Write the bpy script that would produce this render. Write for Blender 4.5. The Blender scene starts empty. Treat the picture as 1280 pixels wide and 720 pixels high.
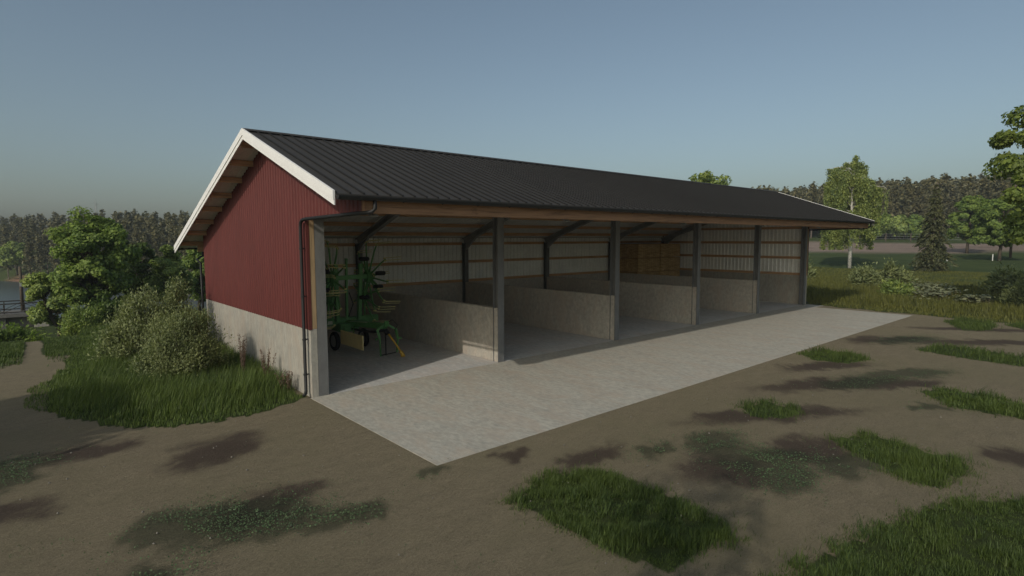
import bpy, math, random
import numpy as np
from mathutils import Vector, Matrix
random.seed(7); RNG = np.random.default_rng(7)
SC = bpy.context.scene
COL = SC.collection
R_ = math.radians

# ------------------------------------------------------------------ materials
def new_mat(name):
    m = bpy.data.materials.new(name); m.use_nodes = True
    nt = m.node_tree; nt.nodes.clear()
    out = nt.nodes.new('ShaderNodeOutputMaterial')
    return m, nt, out

def nd(nt, typ, **kw):
    n = nt.nodes.new(typ)
    for k, v in kw.items():
        if k.startswith('_'):
            setattr(n, k[1:], v)
        else:
            n.inputs[k.replace('__', ' ')].default_value = v
    return n

def ramp(nt, fac, stops):
    r = nt.nodes.new('ShaderNodeValToRGB')
    el = r.color_ramp.elements
    while len(el) < len(stops): el.new(0.5)
    for e, (p, c) in zip(el, stops):
        e.position = p; e.color = (*c, 1) if len(c) == 3 else c
    nt.links.new(fac, r.inputs[0]); return r.outputs[0]

def mixc(nt, fac, a, b, mode='MIX'):
    m = nt.nodes.new('ShaderNodeMix'); m.data_type = 'RGBA'; m.blend_type = mode
    for sock, val in ((m.inputs[0], fac), (m.inputs[6], a), (m.inputs[7], b)):
        if isinstance(val, (int, float)): sock.default_value = val
        elif isinstance(val, tuple): sock.default_value = (*val, 1) if len(val) == 3 else val
        else: nt.links.new(val, sock)
    return m.outputs[2]

def math_(nt, op, a, b=None, clamp=False):
    m = nt.nodes.new('ShaderNodeMath'); m.operation = op; m.use_clamp = clamp
    for i, v in enumerate((a, b)):
        if v is None: continue
        if isinstance(v, (int, float)): m.inputs[i].default_value = v
        else: nt.links.new(v, m.inputs[i])
    return m.outputs[0]

def coords(nt, scale=(1, 1, 1), rot=(0, 0, 0)):
    tc = nt.nodes.new('ShaderNodeTexCoord'); mp = nt.nodes.new('ShaderNodeMapping')
    mp.inputs['Scale'].default_value = scale; mp.inputs['Rotation'].default_value = rot
    nt.links.new(tc.outputs['Object'], mp.inputs['Vector']); return mp.outputs[0]

def noise(nt, vec, scale, detail=5, rough=0.6, dist=0.0):
    n = nt.nodes.new('ShaderNodeTexNoise')
    n.inputs['Scale'].default_value = scale; n.inputs['Detail'].default_value = detail
    n.inputs['Roughness'].default_value = rough; n.inputs['Distortion'].default_value = dist
    nt.links.new(vec, n.inputs['Vector']); return n.outputs[0]

def bump(nt, h, strength, dist=0.02, prev=None):
    b = nt.nodes.new('ShaderNodeBump')
    b.inputs['Strength'].default_value = strength; b.inputs['Distance'].default_value = dist
    nt.links.new(h, b.inputs['Height'])
    if prev is not None: nt.links.new(prev, b.inputs['Normal'])
    return b.outputs[0]

def principled(nt, out, col, rough=0.7, metal=0.0, spec=0.4, normal=None):
    p = nt.nodes.new('ShaderNodeBsdfPrincipled')
    if isinstance(col, tuple): p.inputs['Base Color'].default_value = (*col, 1)
    else: nt.links.new(col, p.inputs['Base Color'])
    if isinstance(rough, (int, float)): p.inputs['Roughness'].default_value = rough
    else: nt.links.new(rough, p.inputs['Roughness'])
    p.inputs['Metallic'].default_value = metal
    p.inputs['Specular IOR Level'].default_value = spec
    if normal is not None: nt.links.new(normal, p.inputs['Normal'])
    nt.links.new(p.outputs[0], out.inputs[0]); return p

def simple_mat(name, c, rough=0.6, metal=0.0, var=0.25, scale=3.0, spec=0.4, stretch=(1, 1, 1), bmp=0.0):
    m, nt, out = new_mat(name)
    v = coords(nt, stretch)
    n = noise(nt, v, scale, 6, 0.65)
    lo = tuple(x * (1 - var) for x in c); hi = tuple(min(1, x * (1 + var)) for x in c)
    col = ramp(nt, n, [(0.3, lo), (0.7, hi)])
    n2 = noise(nt, v, scale * 14, 3, 0.6)
    col = mixc(nt, 0.25, col, ramp(nt, n2, [(0.3, tuple(x * .6 for x in c)), (0.7, tuple(min(1, x * 1.3) for x in c))]))
    nb = bump(nt, n2, bmp, 0.01) if bmp else None
    principled(nt, out, col, rough, metal, spec, nb); return m

def concrete_mat(name, c, streak=(1, 1, 1), sc=1.2, tint=(1.06, 1.0, 0.93), contrast=0.28):
    m, nt, out = new_mat(name)
    v = coords(nt, streak)
    a = noise(nt, v, sc, 8, 0.7, 0.3); b = noise(nt, v, sc * 7, 5, 0.7); g = noise(nt, coords(nt), 90, 2, 0.6)
    c0 = tuple(x * (1 - contrast) for x in c); c1 = tuple(x * (1 + contrast * .7) for x in c)
    col = ramp(nt, a, [(0.32, c0), (0.5, c), (0.68, c1)])
    col = mixc(nt, 0.6, col, ramp(nt, b, [(0.34, tuple(x * .55 for x in c)), (0.66, tuple(x * t * 1.28 for x, t in zip(c, tint)))]))
    pk = ramp(nt, noise(nt, v, sc * 1.1, 6, .7, .8), [(0.46, (0, 0, 0)), (0.62, (1, 1, 1))])
    col = mixc(nt, math_(nt, 'MULTIPLY', pk, 0.5), col, tuple(x * y for x, y in zip(c, (1.0, 0.82, 0.72))))
    pg = ramp(nt, noise(nt, v, sc * 2.3, 6, .75, 1.2), [(0.50, (0, 0, 0)), (0.66, (1, 1, 1))])
    col = mixc(nt, math_(nt, 'MULTIPLY', pg, 0.45), col, tuple(x * y for x, y in zip(c, (0.70, 0.74, 0.76))))
    col = mixc(nt, 0.18, col, ramp(nt, g, [(0.3, tuple(x * .6 for x in c)), (0.7, tuple(x * 1.25 for x in c))]))
    n1 = bump(nt, b, 0.25, 0.02); n2 = bump(nt, g, 0.15, 0.004, n1)
    principled(nt, out, col, 0.88, 0, 0.25, n2); return m

def wood_mat(name, c, axis='x'):
    m, nt, out = new_mat(name)
    st = {'x': (0.35, 6, 6), 'y': (6, 0.35, 6), 'z': (6, 6, 0.35)}[axis]
    v = coords(nt, st); n = noise(nt, v, 3.0, 7, 0.65, 0.6)
    col = ramp(nt, n, [(0.3, tuple(x * .55 for x in c)), (0.5, c), (0.72, tuple(x * 1.25 for x in c))])
    n2 = noise(nt, coords(nt, {'x': (1, 3, 3), 'y': (3, 1, 3), 'z': (3, 3, 1)}[axis]), 2.2, 3)
    k = ramp(nt, n2, [(0.66, (0, 0, 0)), (0.74, (1, 1, 1))])
    col = mixc(nt, math_(nt, 'MULTIPLY', k, 0.5), col, tuple(x * .35 for x in c))
    principled(nt, out, col, 0.75, 0, 0.3, bump(nt, n, 0.2, 0.01)); return m

def leaf_mat(name, c, var=0.45, trans=0.3, hue=(1.3, 1.1, 0.7), rough=0.55):
    m, nt, out = new_mat(name)
    g = nt.nodes.new('ShaderNodeNewGeometry')
    rnd = g.outputs['Random Per Island']
    lo = tuple(x * (1 - var) for x in c); hi = tuple(x * h * (1 + var * .5) for x, h in zip(c, hue))
    col = ramp(nt, rnd, [(0.0, lo), (0.5, c), (1.0, hi)])
    n = noise(nt, coords(nt), 0.55, 3, 0.6)
    col = mixc(nt, ramp(nt, n, [(0.35, (0, 0, 0)), (0.65, (0.7, 0.7, 0.7))]), col, tuple(x * h * 1.15 for x, h in zip(c, hue)))
    d = nt.nodes.new('ShaderNodeBsdfPrincipled'); nt.links.new(col, d.inputs['Base Color'])
    d.inputs['Roughness'].default_value = rough; d.inputs['Specular IOR Level'].default_value = 0.25
    t = nt.nodes.new('ShaderNodeBsdfTranslucent'); nt.links.new(mixc(nt, 1.0, col, (1.1, 1.25, 0.6), 'MULTIPLY'), t.inputs[0])
    mx = nt.nodes.new('ShaderNodeMixShader'); mx.inputs[0].default_value = trans
    nt.links.new(d.outputs[0], mx.inputs[1]); nt.links.new(t.outputs[0], mx.inputs[2]); nt.links.new(mx.outputs[0], out.inputs[0])
    return m

M = {}
M['red'] = simple_mat('red_cladding', (0.112, 0.024, 0.020), 0.6, 0, 0.14, 1.2, 0.35, (1, 3, 0.6))
M['redtrim'] = simple_mat('red_trim', (0.105, 0.024, 0.020), 0.55, 0, 0.1, 2)
M['steel_post'] = simple_mat('grey_steel_column', (0.155, 0.155, 0.152), 0.65, 0.0, 0.25, 5, 0.3, (1, 1, .4))
M['roof'] = simple_mat('dark_roof_metal', (0.042, 0.038, 0.034), 0.7, 0.0, 0.22, 1.0, 0.35, (1, .25, 1))
M['roofrib'] = simple_mat('dark_roof_metal_seam', (0.012, 0.011, 0.010), 0.7, 0.0, 0.2, 1.0, 0.35)
M['lining'] = simple_mat('pale_sheet_metal', (0.80, 0.80, 0.76), 0.6, 0.0, 0.12, 1.0, 0.3)
M['white'] = simple_mat('white_paint_board', (0.82, 0.80, 0.77), 0.6, 0, 0.05, 4, 0.3, (1, .3, 1))
M['steel'] = simple_mat('dark_galvanised_steel', (0.32, 0.32, 0.315), 0.65, 0.0, 0.22, 5, 0.4, (1, 1, .4))
M['black'] = simple_mat('black_plastic', (0.009, 0.009, 0.009), 0.6, 0, 0.2, 4, 0.5)
M['rubber'] = simple_mat('black_rubber', (0.014, 0.014, 0.014), 0.8, 0, 0.3, 9, 0.3)
M['wood_x'] = wood_mat('brown_timber_along', (0.50, 0.30, 0.165), 'x')
M['wood_beam'] = wood_mat('dark_beam_timber', (0.30, 0.170, 0.095), 'x')
M['wood_y'] = wood_mat('brown_timber_across', (0.50, 0.30, 0.165), 'y')
M['wood_z'] = wood_mat('brown_timber_upright', (0.36, 0.25, 0.14), 'z')
M['conc_wall'] = concrete_mat('gable_concrete', (0.37, 0.355, 0.315), (1, 1, .35), 1.6, contrast=.14)
M['conc_div'] = concrete_mat('divider_concrete', (0.43, 0.405, 0.36), (1, 1, .7), 1.1, contrast=.20)
M['conc_floor'] = concrete_mat('floor_concrete', (0.50, 0.505, 0.50), (1.0, 0.4, 1), 1.3, contrast=.26)
M['conc_apron'] = concrete_mat('apron_concrete', (0.405, 0.392, 0.345), (1.0, 0.45, 1), 1.5, contrast=.30)
M['conc_bridge'] = concrete_mat('bridge_concrete', (0.17, 0.165, 0.16), (1, 1, 1), 1)
M['green'] = simple_mat('green_machine_paint', (0.085, 0.235, 0.070), 0.5, 0, 0.25, 5, 0.5)
M['yellow'] = simple_mat('yellow_machine_paint', (0.55, 0.33, 0.03), 0.45, 0, 0.15, 5, 0.5)
M['panel'] = simple_mat('pale_yellow_panel', (0.84, 0.68, 0.32), 0.5, 0, 0.1, 5, 0.4)
M['tine'] = simple_mat('tine_spring_steel', (0.50, 0.46, 0.20), 0.5, 0.1, 0.2, 5, 0.5)
M['decal'] = simple_mat('pale_decal', (0.5, 0.5, 0.38), 0.5, 0, 0.1, 5)
M['bark'] = simple_mat('grey_brown_bark', (0.085, 0.068, 0.050), 0.9, 0, 0.4, 6, 0.2, (1, 1, .25), 0.6)
M['bark_dark'] = simple_mat('conifer_bark', (0.15, 0.12, 0.10), 0.9, 0, 0.3, 2, 0.2, (1, 1, .25))
M['pole'] = simple_mat('weathered_pole_wood', (0.10, 0.08, 0.06), 0.9, 0, 0.3, 6, 0.2, (1, 1, .25))
M['railing'] = simple_mat('dark_rusty_steel', (0.045, 0.038, 0.033), 0.7, 0.2, 0.3, 5)
M['post_white'] = simple_mat('white_post_paint', (0.6, 0.6, 0.56), 0.6, 0, 0.1, 5)
def birch_bark():
    m, nt, out = new_mat('birch_bark')
    n = noise(nt, coords(nt, (2, 2, 7)), 1.6, 5, 0.7)
    col = ramp(nt, n, [(0.36, (0.03, 0.028, 0.025)), (0.44, (0.42, 0.40, 0.36)), (0.7, (0.62, 0.60, 0.55))])
    principled(nt, out, col, 0.8); return m
M['birch'] = birch_bark()
def straw_mat():
    m, nt, out = new_mat('pressed_straw')
    a = noise(nt, coords(nt, (1.2, 2.5, 7)), 1.5, 7, 0.8, .4); b = noise(nt, coords(nt, (1, 1, 1)), 70, 3, 0.7)
    l = nt.nodes.new('ShaderNodeTexWave'); l.bands_direction = 'X'; l.inputs['Scale'].default_value = 1.4; l.inputs['Distortion'].default_value = 1.2
    nt.links.new(coords(nt), l.inputs['Vector'])
    col = ramp(nt, a, [(0.38, (0.13, 0.085, 0.04)), (0.5, (0.42, 0.30, 0.15)), (0.62, (0.70, 0.54, 0.31))])
    col = mixc(nt, 0.35, col, ramp(nt, b, [(0.35, (0.16, 0.09, 0.03)), (0.65, (0.58, 0.39, 0.16))]))
    col = mixc(nt, 0.25, col, ramp(nt, l.outputs[0], [(0.0, (0.16, 0.09, 0.03)), (0.3, (0.45, 0.28, 0.1))]))
    principled(nt, out, col, 0.9, 0, 0.2, bump(nt, a, 0.8, 0.04)); return m
M['straw'] = straw_mat()
M['stone'] = simple_mat('grey_pebble', (0.22, 0.20, 0.17), 0.9, 0, 0.4, 20)
M['twine'] = simple_mat('baling_twine', (0.30, 0.15, 0.04), 0.8)

M['leaf_big'] = leaf_mat('leaves_mid_green', (0.165, 0.250, 0.080), .6, .38)
M['leaf_dark'] = leaf_mat('leaves_dark_green', (0.080, 0.130, 0.042), .5, .35)
M['leaf_light'] = leaf_mat('leaves_light_green', (0.215, 0.295, 0.115), .6, .38)
M['leaf_olive'] = leaf_mat('leaves_olive_grey', (0.185, 0.220, 0.105), 0.5, 0.25, (1.2, 1.1, 0.9))
M['leaf_maple'] = leaf_mat('leaves_maple', (0.150, 0.215, 0.065), 0.6, .4)
M['leaf_birch'] = leaf_mat('leaves_birch', (0.210, 0.275, 0.115), .55, .38)
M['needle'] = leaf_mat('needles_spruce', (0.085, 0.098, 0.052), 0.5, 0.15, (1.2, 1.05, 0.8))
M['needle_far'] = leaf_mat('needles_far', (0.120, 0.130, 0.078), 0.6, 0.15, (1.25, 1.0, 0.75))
M['grass_tall'] = leaf_mat('tall_grass', (0.080, 0.125, 0.036), 0.55, 0.3, (1.4, 1.2, 0.9))
M['grass_meadow'] = leaf_mat('meadow_grass', (0.100, 0.112, 0.034), 0.5, 0.3, (1.3, 1.15, 0.8))
M['grass_short'] = leaf_mat('short_grass', (0.060, 0.096, 0.030), 0.6, 0.3, (1.4, 1.2, 0.8))
M['clover'] = leaf_mat('clover_leaves', (0.075, 0.115, 0.060), 0.5, 0.2, (1.3, 1.3, 1.1))
M['seedhead'] = leaf_mat('dry_seed_stalk', (0.13, 0.095, 0.070), 0.4, 0.1, (1.2, 1, .9))
M['pale'] = leaf_mat('pale_dry_fronds', (0.20, 0.215, 0.12), 0.4, 0.1, (1.1, 1.05, 1))

# ------------------------------------------------------------------ mesh builder
class MB:
    def __init__(self): self.v = []; self.f = []
    def add(self, vs, fs):
        o = len(self.v); self.v += [tuple(p) for p in vs]; self.f += [tuple(i + o for i in f) for f in fs]
    def box(self, x0, y0, z0, x1, y1, z1):
        self.add([(x0,y0,z0),(x1,y0,z0),(x1,y1,z0),(x0,y1,z0),(x0,y0,z1),(x1,y0,z1),(x1,y1,z1),(x0,y1,z1)],
                 [(0,3,2,1),(4,5,6,7),(0,1,5,4),(1,2,6,5),(2,3,7,6),(3,0,4,7)]); return self
    def prism(self, poly, axis, a, b):
        """poly = list of 2-D points; extruded along axis from a to b"""
        n = len(poly)
        def mk(p, t):
            return {'x': (t, p[0], p[1]), 'y': (p[0], t, p[1]), 'z': (p[0], p[1], t)}[axis]
        self.add([mk(p, a) for p in poly] + [mk(p, b) for p in poly],
                 [tuple(range(n - 1, -1, -1)), tuple(range(n, 2 * n))] + [(i, (i + 1) % n, n + (i + 1) % n, n + i) for i in range(n)]); return self
    def tube(self, pts, rad, n=8, cap=True):
        pts = [Vector(p) for p in pts]
        if isinstance(rad, (int, float)): rad = [rad] * len(pts)
        rings = []; prev = None
        for i, p in enumerate(pts):
            d = (pts[min(i + 1, len(pts) - 1)] - pts[max(i - 1, 0)]).normalized()
            if prev is None:
                a = d.orthogonal().normalized()
            else:
                a = (prev - d * prev.dot(d)).normalized()
            prev = a; b = d.cross(a)
            rings.append([p + (a * math.cos(2 * math.pi * k / n) + b * math.sin(2 * math.pi * k / n)) * rad[i] for k in range(n)])
        vs = [q for r in rings for q in r]; fs = []
        for i in range(len(pts) - 1):
            for k in range(n):
                fs.append((i * n + k, i * n + (k + 1) % n, (i + 1) * n + (k + 1) % n, (i + 1) * n + k))
        if cap: fs += [tuple(range(n - 1, -1, -1)), tuple(range((len(pts) - 1) * n, len(pts) * n))]
        self.add(vs, fs); return self
    def bar(self, a, b, w, h, up=(0, 0, 1)):
        a = Vector(a); b = Vector(b); d = (b - a).normalized(); up = Vector(up)
        s = d.cross(up)
        if s.length < 1e-3: s = d.cross(Vector((1, 0, 0)))
        s.normalize(); u = s.cross(d)
        vs = []
        for p in (a, b):
            for sx, sz in ((-1, -1), (1, -1), (1, 1), (-1, 1)): vs.append(p + s * sx * w / 2 + u * sz * h / 2)
        self.add(vs, [(0,1,2,3),(7,6,5,4),(0,4,5,1),(1,5,6,2),(2,6,7,3),(3,7,4,0)]); return self
    def disc(self, c, axis, r, t, n=24, r_in=0):
        c = Vector(c); ax = Vector(axis).normalized()
        self.tube([c - ax * t / 2, c + ax * t / 2], r, n); return self
    def ibeam(self, a, b, h, w, tf, tw, up=(0, 0, 1)):
        """I section from a to b; h = depth along up"""
        a = Vector(a); b = Vector(b); d = (b - a).normalized(); up = Vector(up)
        s = d.cross(up).normalized(); u = s.cross(d).normalized()
        prof = [(-w/2,-h/2),(w/2,-h/2),(w/2,-h/2+tf),(tw/2,-h/2+tf),(tw/2,h/2-tf),(w/2,h/2-tf),(w/2,h/2),(-w/2,h/2),(-w/2,h/2-tf),(-tw/2,h/2-tf),(-tw/2,-h/2+tf),(-w/2,-h/2+tf)]
        n = len(prof)
        vs = [p + s * x + u * z for p in (a, b) for x, z in prof]
        fs = [(i, (i+1) % n, n + (i+1) % n, n + i) for i in range(n)]
        for o in (0, n):
            fs += [(o+0,o+1,o+2,o+11),(o+11,o+2,o+3,o+10),(o+10,o+3,o+4,o+9),(o+9,o+4,o+5,o+8),(o+8,o+5,o+6,o+7)]
        self.add(vs, fs); return self
    def mesh(self, name, mat, smooth=False):
        me = bpy.data.meshes.new(name); me.from_pydata(self.v, [], self.f)
        me.materials.append(M[mat] if isinstance(mat, str) else mat)
        if smooth:
            me.polygons.foreach_set('use_smooth', [True] * len(me.polygons))
        me.update(); return me
    def build(self, name, mat, parent=None, smooth=False, bevel=0):
        o = bpy.data.objects.new(name, self.mesh(name, mat, smooth)); COL.objects.link(o)
        if parent is not None: o.parent = parent
        if bevel:
            b = o.modifiers.new('bevel', 'BEVEL'); b.width = bevel; b.segments = 2; b.limit_method = 'ANGLE'
        return o

def tag(o, label=None, cat=None, group=None, kind=None):
    if label: o['label'] = label
    if cat: o['category'] = cat
    if group: o['group'] = group
    if kind: o['kind'] = kind
    return o

def empty(name, loc=(0, 0, 0), rz=0, label=None, cat=None, group=None):
    o = bpy.data.objects.new(name, None); COL.objects.link(o); o.location = loc; o.rotation_euler = (0, 0, rz)
    o.empty_display_size = 0.3
    return tag(o, label, cat, group)

def copy_tree(o, parent=None):
    c = o.copy(); COL.objects.link(c)
    if parent is not None: c.parent = parent
    for ch in [k for k in bpy.data.objects if k.parent == o]: copy_tree(ch, c)
    return c

def np_mesh(name, verts, faces_list, mat):
    """verts (N,3); faces_list list of (M,k) int arrays"""
    me = bpy.data.meshes.new(name)
    me.vertices.add(len(verts)); me.vertices.foreach_set('co', np.ascontiguousarray(verts, dtype=np.float32).ravel())
    tot = sum(f.size for f in faces_list); npoly = sum(len(f) for f in faces_list)
    me.loops.add(tot); me.polygons.add(npoly)
    me.loops.foreach_set('vertex_index', np.concatenate([f.ravel() for f in faces_list]).astype(np.int32))
    sizes = np.concatenate([np.full(len(f), f.shape[1]) for f in faces_list])
    starts = np.concatenate([[0], np.cumsum(sizes)[:-1]])
    me.polygons.foreach_set('loop_start', starts.astype(np.int32))
    try: me.polygons.foreach_set('loop_total', sizes.astype(np.int32))
    except Exception: pass
    me.materials.append(M[mat] if isinstance(mat, str) else mat)
    me.update(calc_edges=True); me.validate()
    return me

def np_obj(name, verts, faces_list, mat, parent=None):
    o = bpy.data.objects.new(name, np_mesh(name, verts, faces_list, mat)); COL.objects.link(o)
    if parent is not None: o.parent = parent
    return o

# ------------------------------------------------------------------ noise helpers (numpy)
_perm = np.random.default_rng(3).random((256, 256))
def vnoise(x, y):
    xi = np.floor(x).astype(int); yi = np.floor(y).astype(int); fx = x - xi; fy = y - yi
    fx = fx * fx * (3 - 2 * fx); fy = fy * fy * (3 - 2 * fy)
    a = _perm[xi % 256, yi % 256]; b = _perm[(xi + 1) % 256, yi % 256]; c = _perm[xi % 256, (yi + 1) % 256]; d = _perm[(xi + 1) % 256, (yi + 1) % 256]
    return (a * (1 - fx) + b * fx) * (1 - fy) + (c * (1 - fx) + d * fx) * fy
def fbm(x, y, o=4):
    s = 0; a = 0.5; t = 0
    for k in range(o):
        s = s + a * vnoise(x * 2 ** k + 17 * k, y * 2 ** k + 31 * k); t += a; a *= 0.5
    return s / t
def sst(a, b, x):
    t = np.clip((x - a) / (b - a), 0, 1); return t * t * (3 - 2 * t)

# ------------------------------------------------------------------ terrain
WATER_Z = -4.6
def shore(x):                       # far bank of the river
    return 84 + np.maximum(0, (17 - x)) * 2.5
def terrain(x, y):
    x = np.asarray(x, float); y = np.asarray(y, float)
    # river side (north)
    side = sst(0, 22, y - 0.62 * np.maximum(x, 0) - 4)
    left = -1.6 * sst(13, 26, y) - 5.4 * sst(36, 50, y)
    left = left - 3.4 * (1 - sst(-12, -7.5, x)) * sst(29, 32, y) * (1 - sst(36, 50, y))
    d = y - shore(x)
    far = 4.6 * sst(-8, 8, d) + 3.0 * sst(8, 60, d) + 5.0 * sst(50, 150, d)
    zl = left + far
    r = np.maximum(x, 0)
    zr = 0.25 * sst(31, 60, r) + 0.9 * sst(60, 92, r) + 1.7 * sst(88, 132, r) + 3.0 * sst(130, 190, r) + 9 * sst(190, 300, r)
    und = (fbm(x / 9 + 3, y / 9) - 0.5) * 0.5 * sst(16, 40, np.hypot(x - 12, y))
    z = zr * (1 - side) + (zl + 0.25 * zr) * side + und
    return z
def tz(x, y): return float(terrain(np.array([x]), np.array([y]))[0])

def axis_steps(lo, hi, near_lo, near_hi, step, grow=1.09):
    a = list(np.arange(near_lo, near_hi + 1e-6, step))
    s = step; p = near_hi
    while p < hi: s *= grow; p += s; a.append(p)
    s = step; p = near_lo; b = []
    while p > lo: s *= grow; p -= s; b.append(p)
    return np.array(b[::-1] + a)

# areas given as world polygons (metres)
def inpoly(px, py, poly):
    c = np.zeros(px.shape, bool); n = len(poly)
    for i in range(n):
        x0, y0 = poly[i]; x1, y1 = poly[(i + 1) % n]
        cond = ((y0 > py) != (y1 > py))
        xin = (x1 - x0) * (py - y0) / ((y1 - y0) if y1 != y0 else 1e-9) + x0
        c ^= cond & (px < xin)
    return c
LEFTG = [(-0.36, 0.15), (-1.5, -0.45), (-2.6, -0.40), (-3.9, 0.25), (-5.0, 1.5), (-5.75, 3.2), (-5.75, 5.8), (-5.0, 8.2), (-4.6, 10.2), (-4.3, 12.5), (-4.0, 16), (-3.5, 21), (8, 21), (8, 11.2), (-0.36, 10.6)]
def rough(px, py, amt=0.35, sc=1.6):
    return px + (fbm(px * sc, py * sc) - .5) * 2 * amt, py + (fbm(px * sc + 50, py * sc + 9) - .5) * 2 * amt
def left_grass_mask(x, y):
    a, b = rough(x, y, .3, 1.3); return inpoly(a, b, LEFTG)
def right_grass_mask(x, y):
    a, b = rough(x, y, .9, .5)
    edge = 30.4 - 0.9 * sst(-2, -9, b)
    return ((a > edge) | ((a > 31) & (b > -1)) | (b > 13) & (a > 6)) & (x > 29.3)
PATCH = {
 'a': [(-0.23,-7.68),(0.92,-7.37),(1.59,-7.79),(1.71,-8.63),(1.67,-9.54),(1.43,-10.43),(0.64,-10.4),(-0.09,-10.35),(-0.21,-9.65),(-0.21,-9.18),(-0.23,-8.51)],
 'b': [(6.32,-9.86),(7.3,-10.35),(7.07,-11.23),(6.88,-12.1),(5.33,-11.96),(5.21,-11.44),(5.56,-10.93)],
 'c': [(7.1,-7.61),(8.14,-7.81),(7.92,-8.69),(7.01,-8.68),(6.59,-8.15)],
 'd': [(14.83,-5.9),(16.05,-6.33),(15.44,-7.9),(14.22,-7.62),(13.97,-6.74)],
 'e': [(18.64,-8.36),(20.38,-8.88),(19.72,-11.22),(19.39,-12.41),(17.19,-12.57),(17.81,-11.45),(18.12,-9.78)],
 'f': [(11.87,-10.15),(12.89,-10.41),(12.42,-12.09),(12.4,-12.93),(10.85,-13.04),(10.88,-12.28),(10.86,-11.14)],
 'g': [(1.6,-11.45),(2.79,-11.68),(4.47,-12.09),(5.6,-12.7),(6.6,-15.2),(1.2,-15.2),(-1.8,-12.2),(-1.5,-11.75),(0.3,-11.25)],
 'h': [(27.76,-7.46),(29.95,-7.58),(28.52,-9.19),(26.01,-9.43),(25.12,-8.62)],
 'i': [(28.79,-9.5),(30.14,-9.98),(29.73,-11.9),(27.38,-12.06),(27.32,-10.31)],
}
# dark damp spots in the yard: (x, y, rx, ry, angle)
MUD = [(-4.86,-0.74,.8,.45,.3),(-3.23,-2.3,.85,.6,.6),(-3.35,-5.3,.75,.45,.4),(-6.2,-3.0,.6,.5,0),(2.04,-7.2,.7,.4,.2),(7.2,-8.5,2.2,.45,-.5),(6.2,-7.6,.8,.3,-.4),(11.0,-8.2,2.2,.55,-.5),(20.2,-7.1,1.8,.6,-.4),(22.5,-10.0,3,.6,-.8),(7.9,-12.5,.5,.45,0),(3.4,-9.2,.75,.6,0),(12.4,-9.6,1.2,.3,-.4),(26,-9.0,2.5,.5,-.9),(-5.6,-6.6,.9,.5,.2),(-2.6,-5.2,.5,.4,.3),(1.0,-6.2,.3,.2,0),(13.2,-7.3,1.5,.35,-.5),(5.4,-9.9,.8,.5,0)]
WEED = [(-4.2,-5.0,.75,.5,.2),(-3.1,-6.0,.6,.4,.1),(-5.97,-0.8,.6,.45,0),(-0.64,-5.89,.35,.25,0),(4.5,-8.5,.75,.5,.2),(3.84,-10.1,.75,.5,.2),(4.3,-9.4,.9,.5,-.5),(14.0,-9.3,1.5,.6,-.5),(10.45,-10.6,.6,.3,-.4),(11.9,-8.8,1.4,.5,-.4),(20.67,-7.6,1.6,.6,-.3),(-4.9,-6.3,.5,.4,0),(-3.6,-5.5,.9,.55,.1),(-2.3,-6.4,.5,.4,0),(-6.3,-1.4,.5,.5,0),(5.3,-10.6,.7,.4,-.3),(3.2,-7.9,.5,.3,0)]
def ell(x, y, L, amt=.25):
    m = np.zeros(x.shape)
    a, b = rough(x, y, amt * 1.6, 1.3); a, b = a + (fbm(x * 6, y * 6) - .5) * .5, b + (fbm(x * 6 + 70, y * 6) - .5) * .5
    for (cx, cy, rx, ry, an) in L:
        dx = a - cx; dy = b - cy
        u = (dx * math.cos(an) + dy * math.sin(an)) / rx; v = (-dx * math.sin(an) + dy * math.cos(an)) / ry
        m = np.maximum(m, 1 - sst(0.45, 1.65, np.sqrt(u * u + v * v)))
    return m

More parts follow.
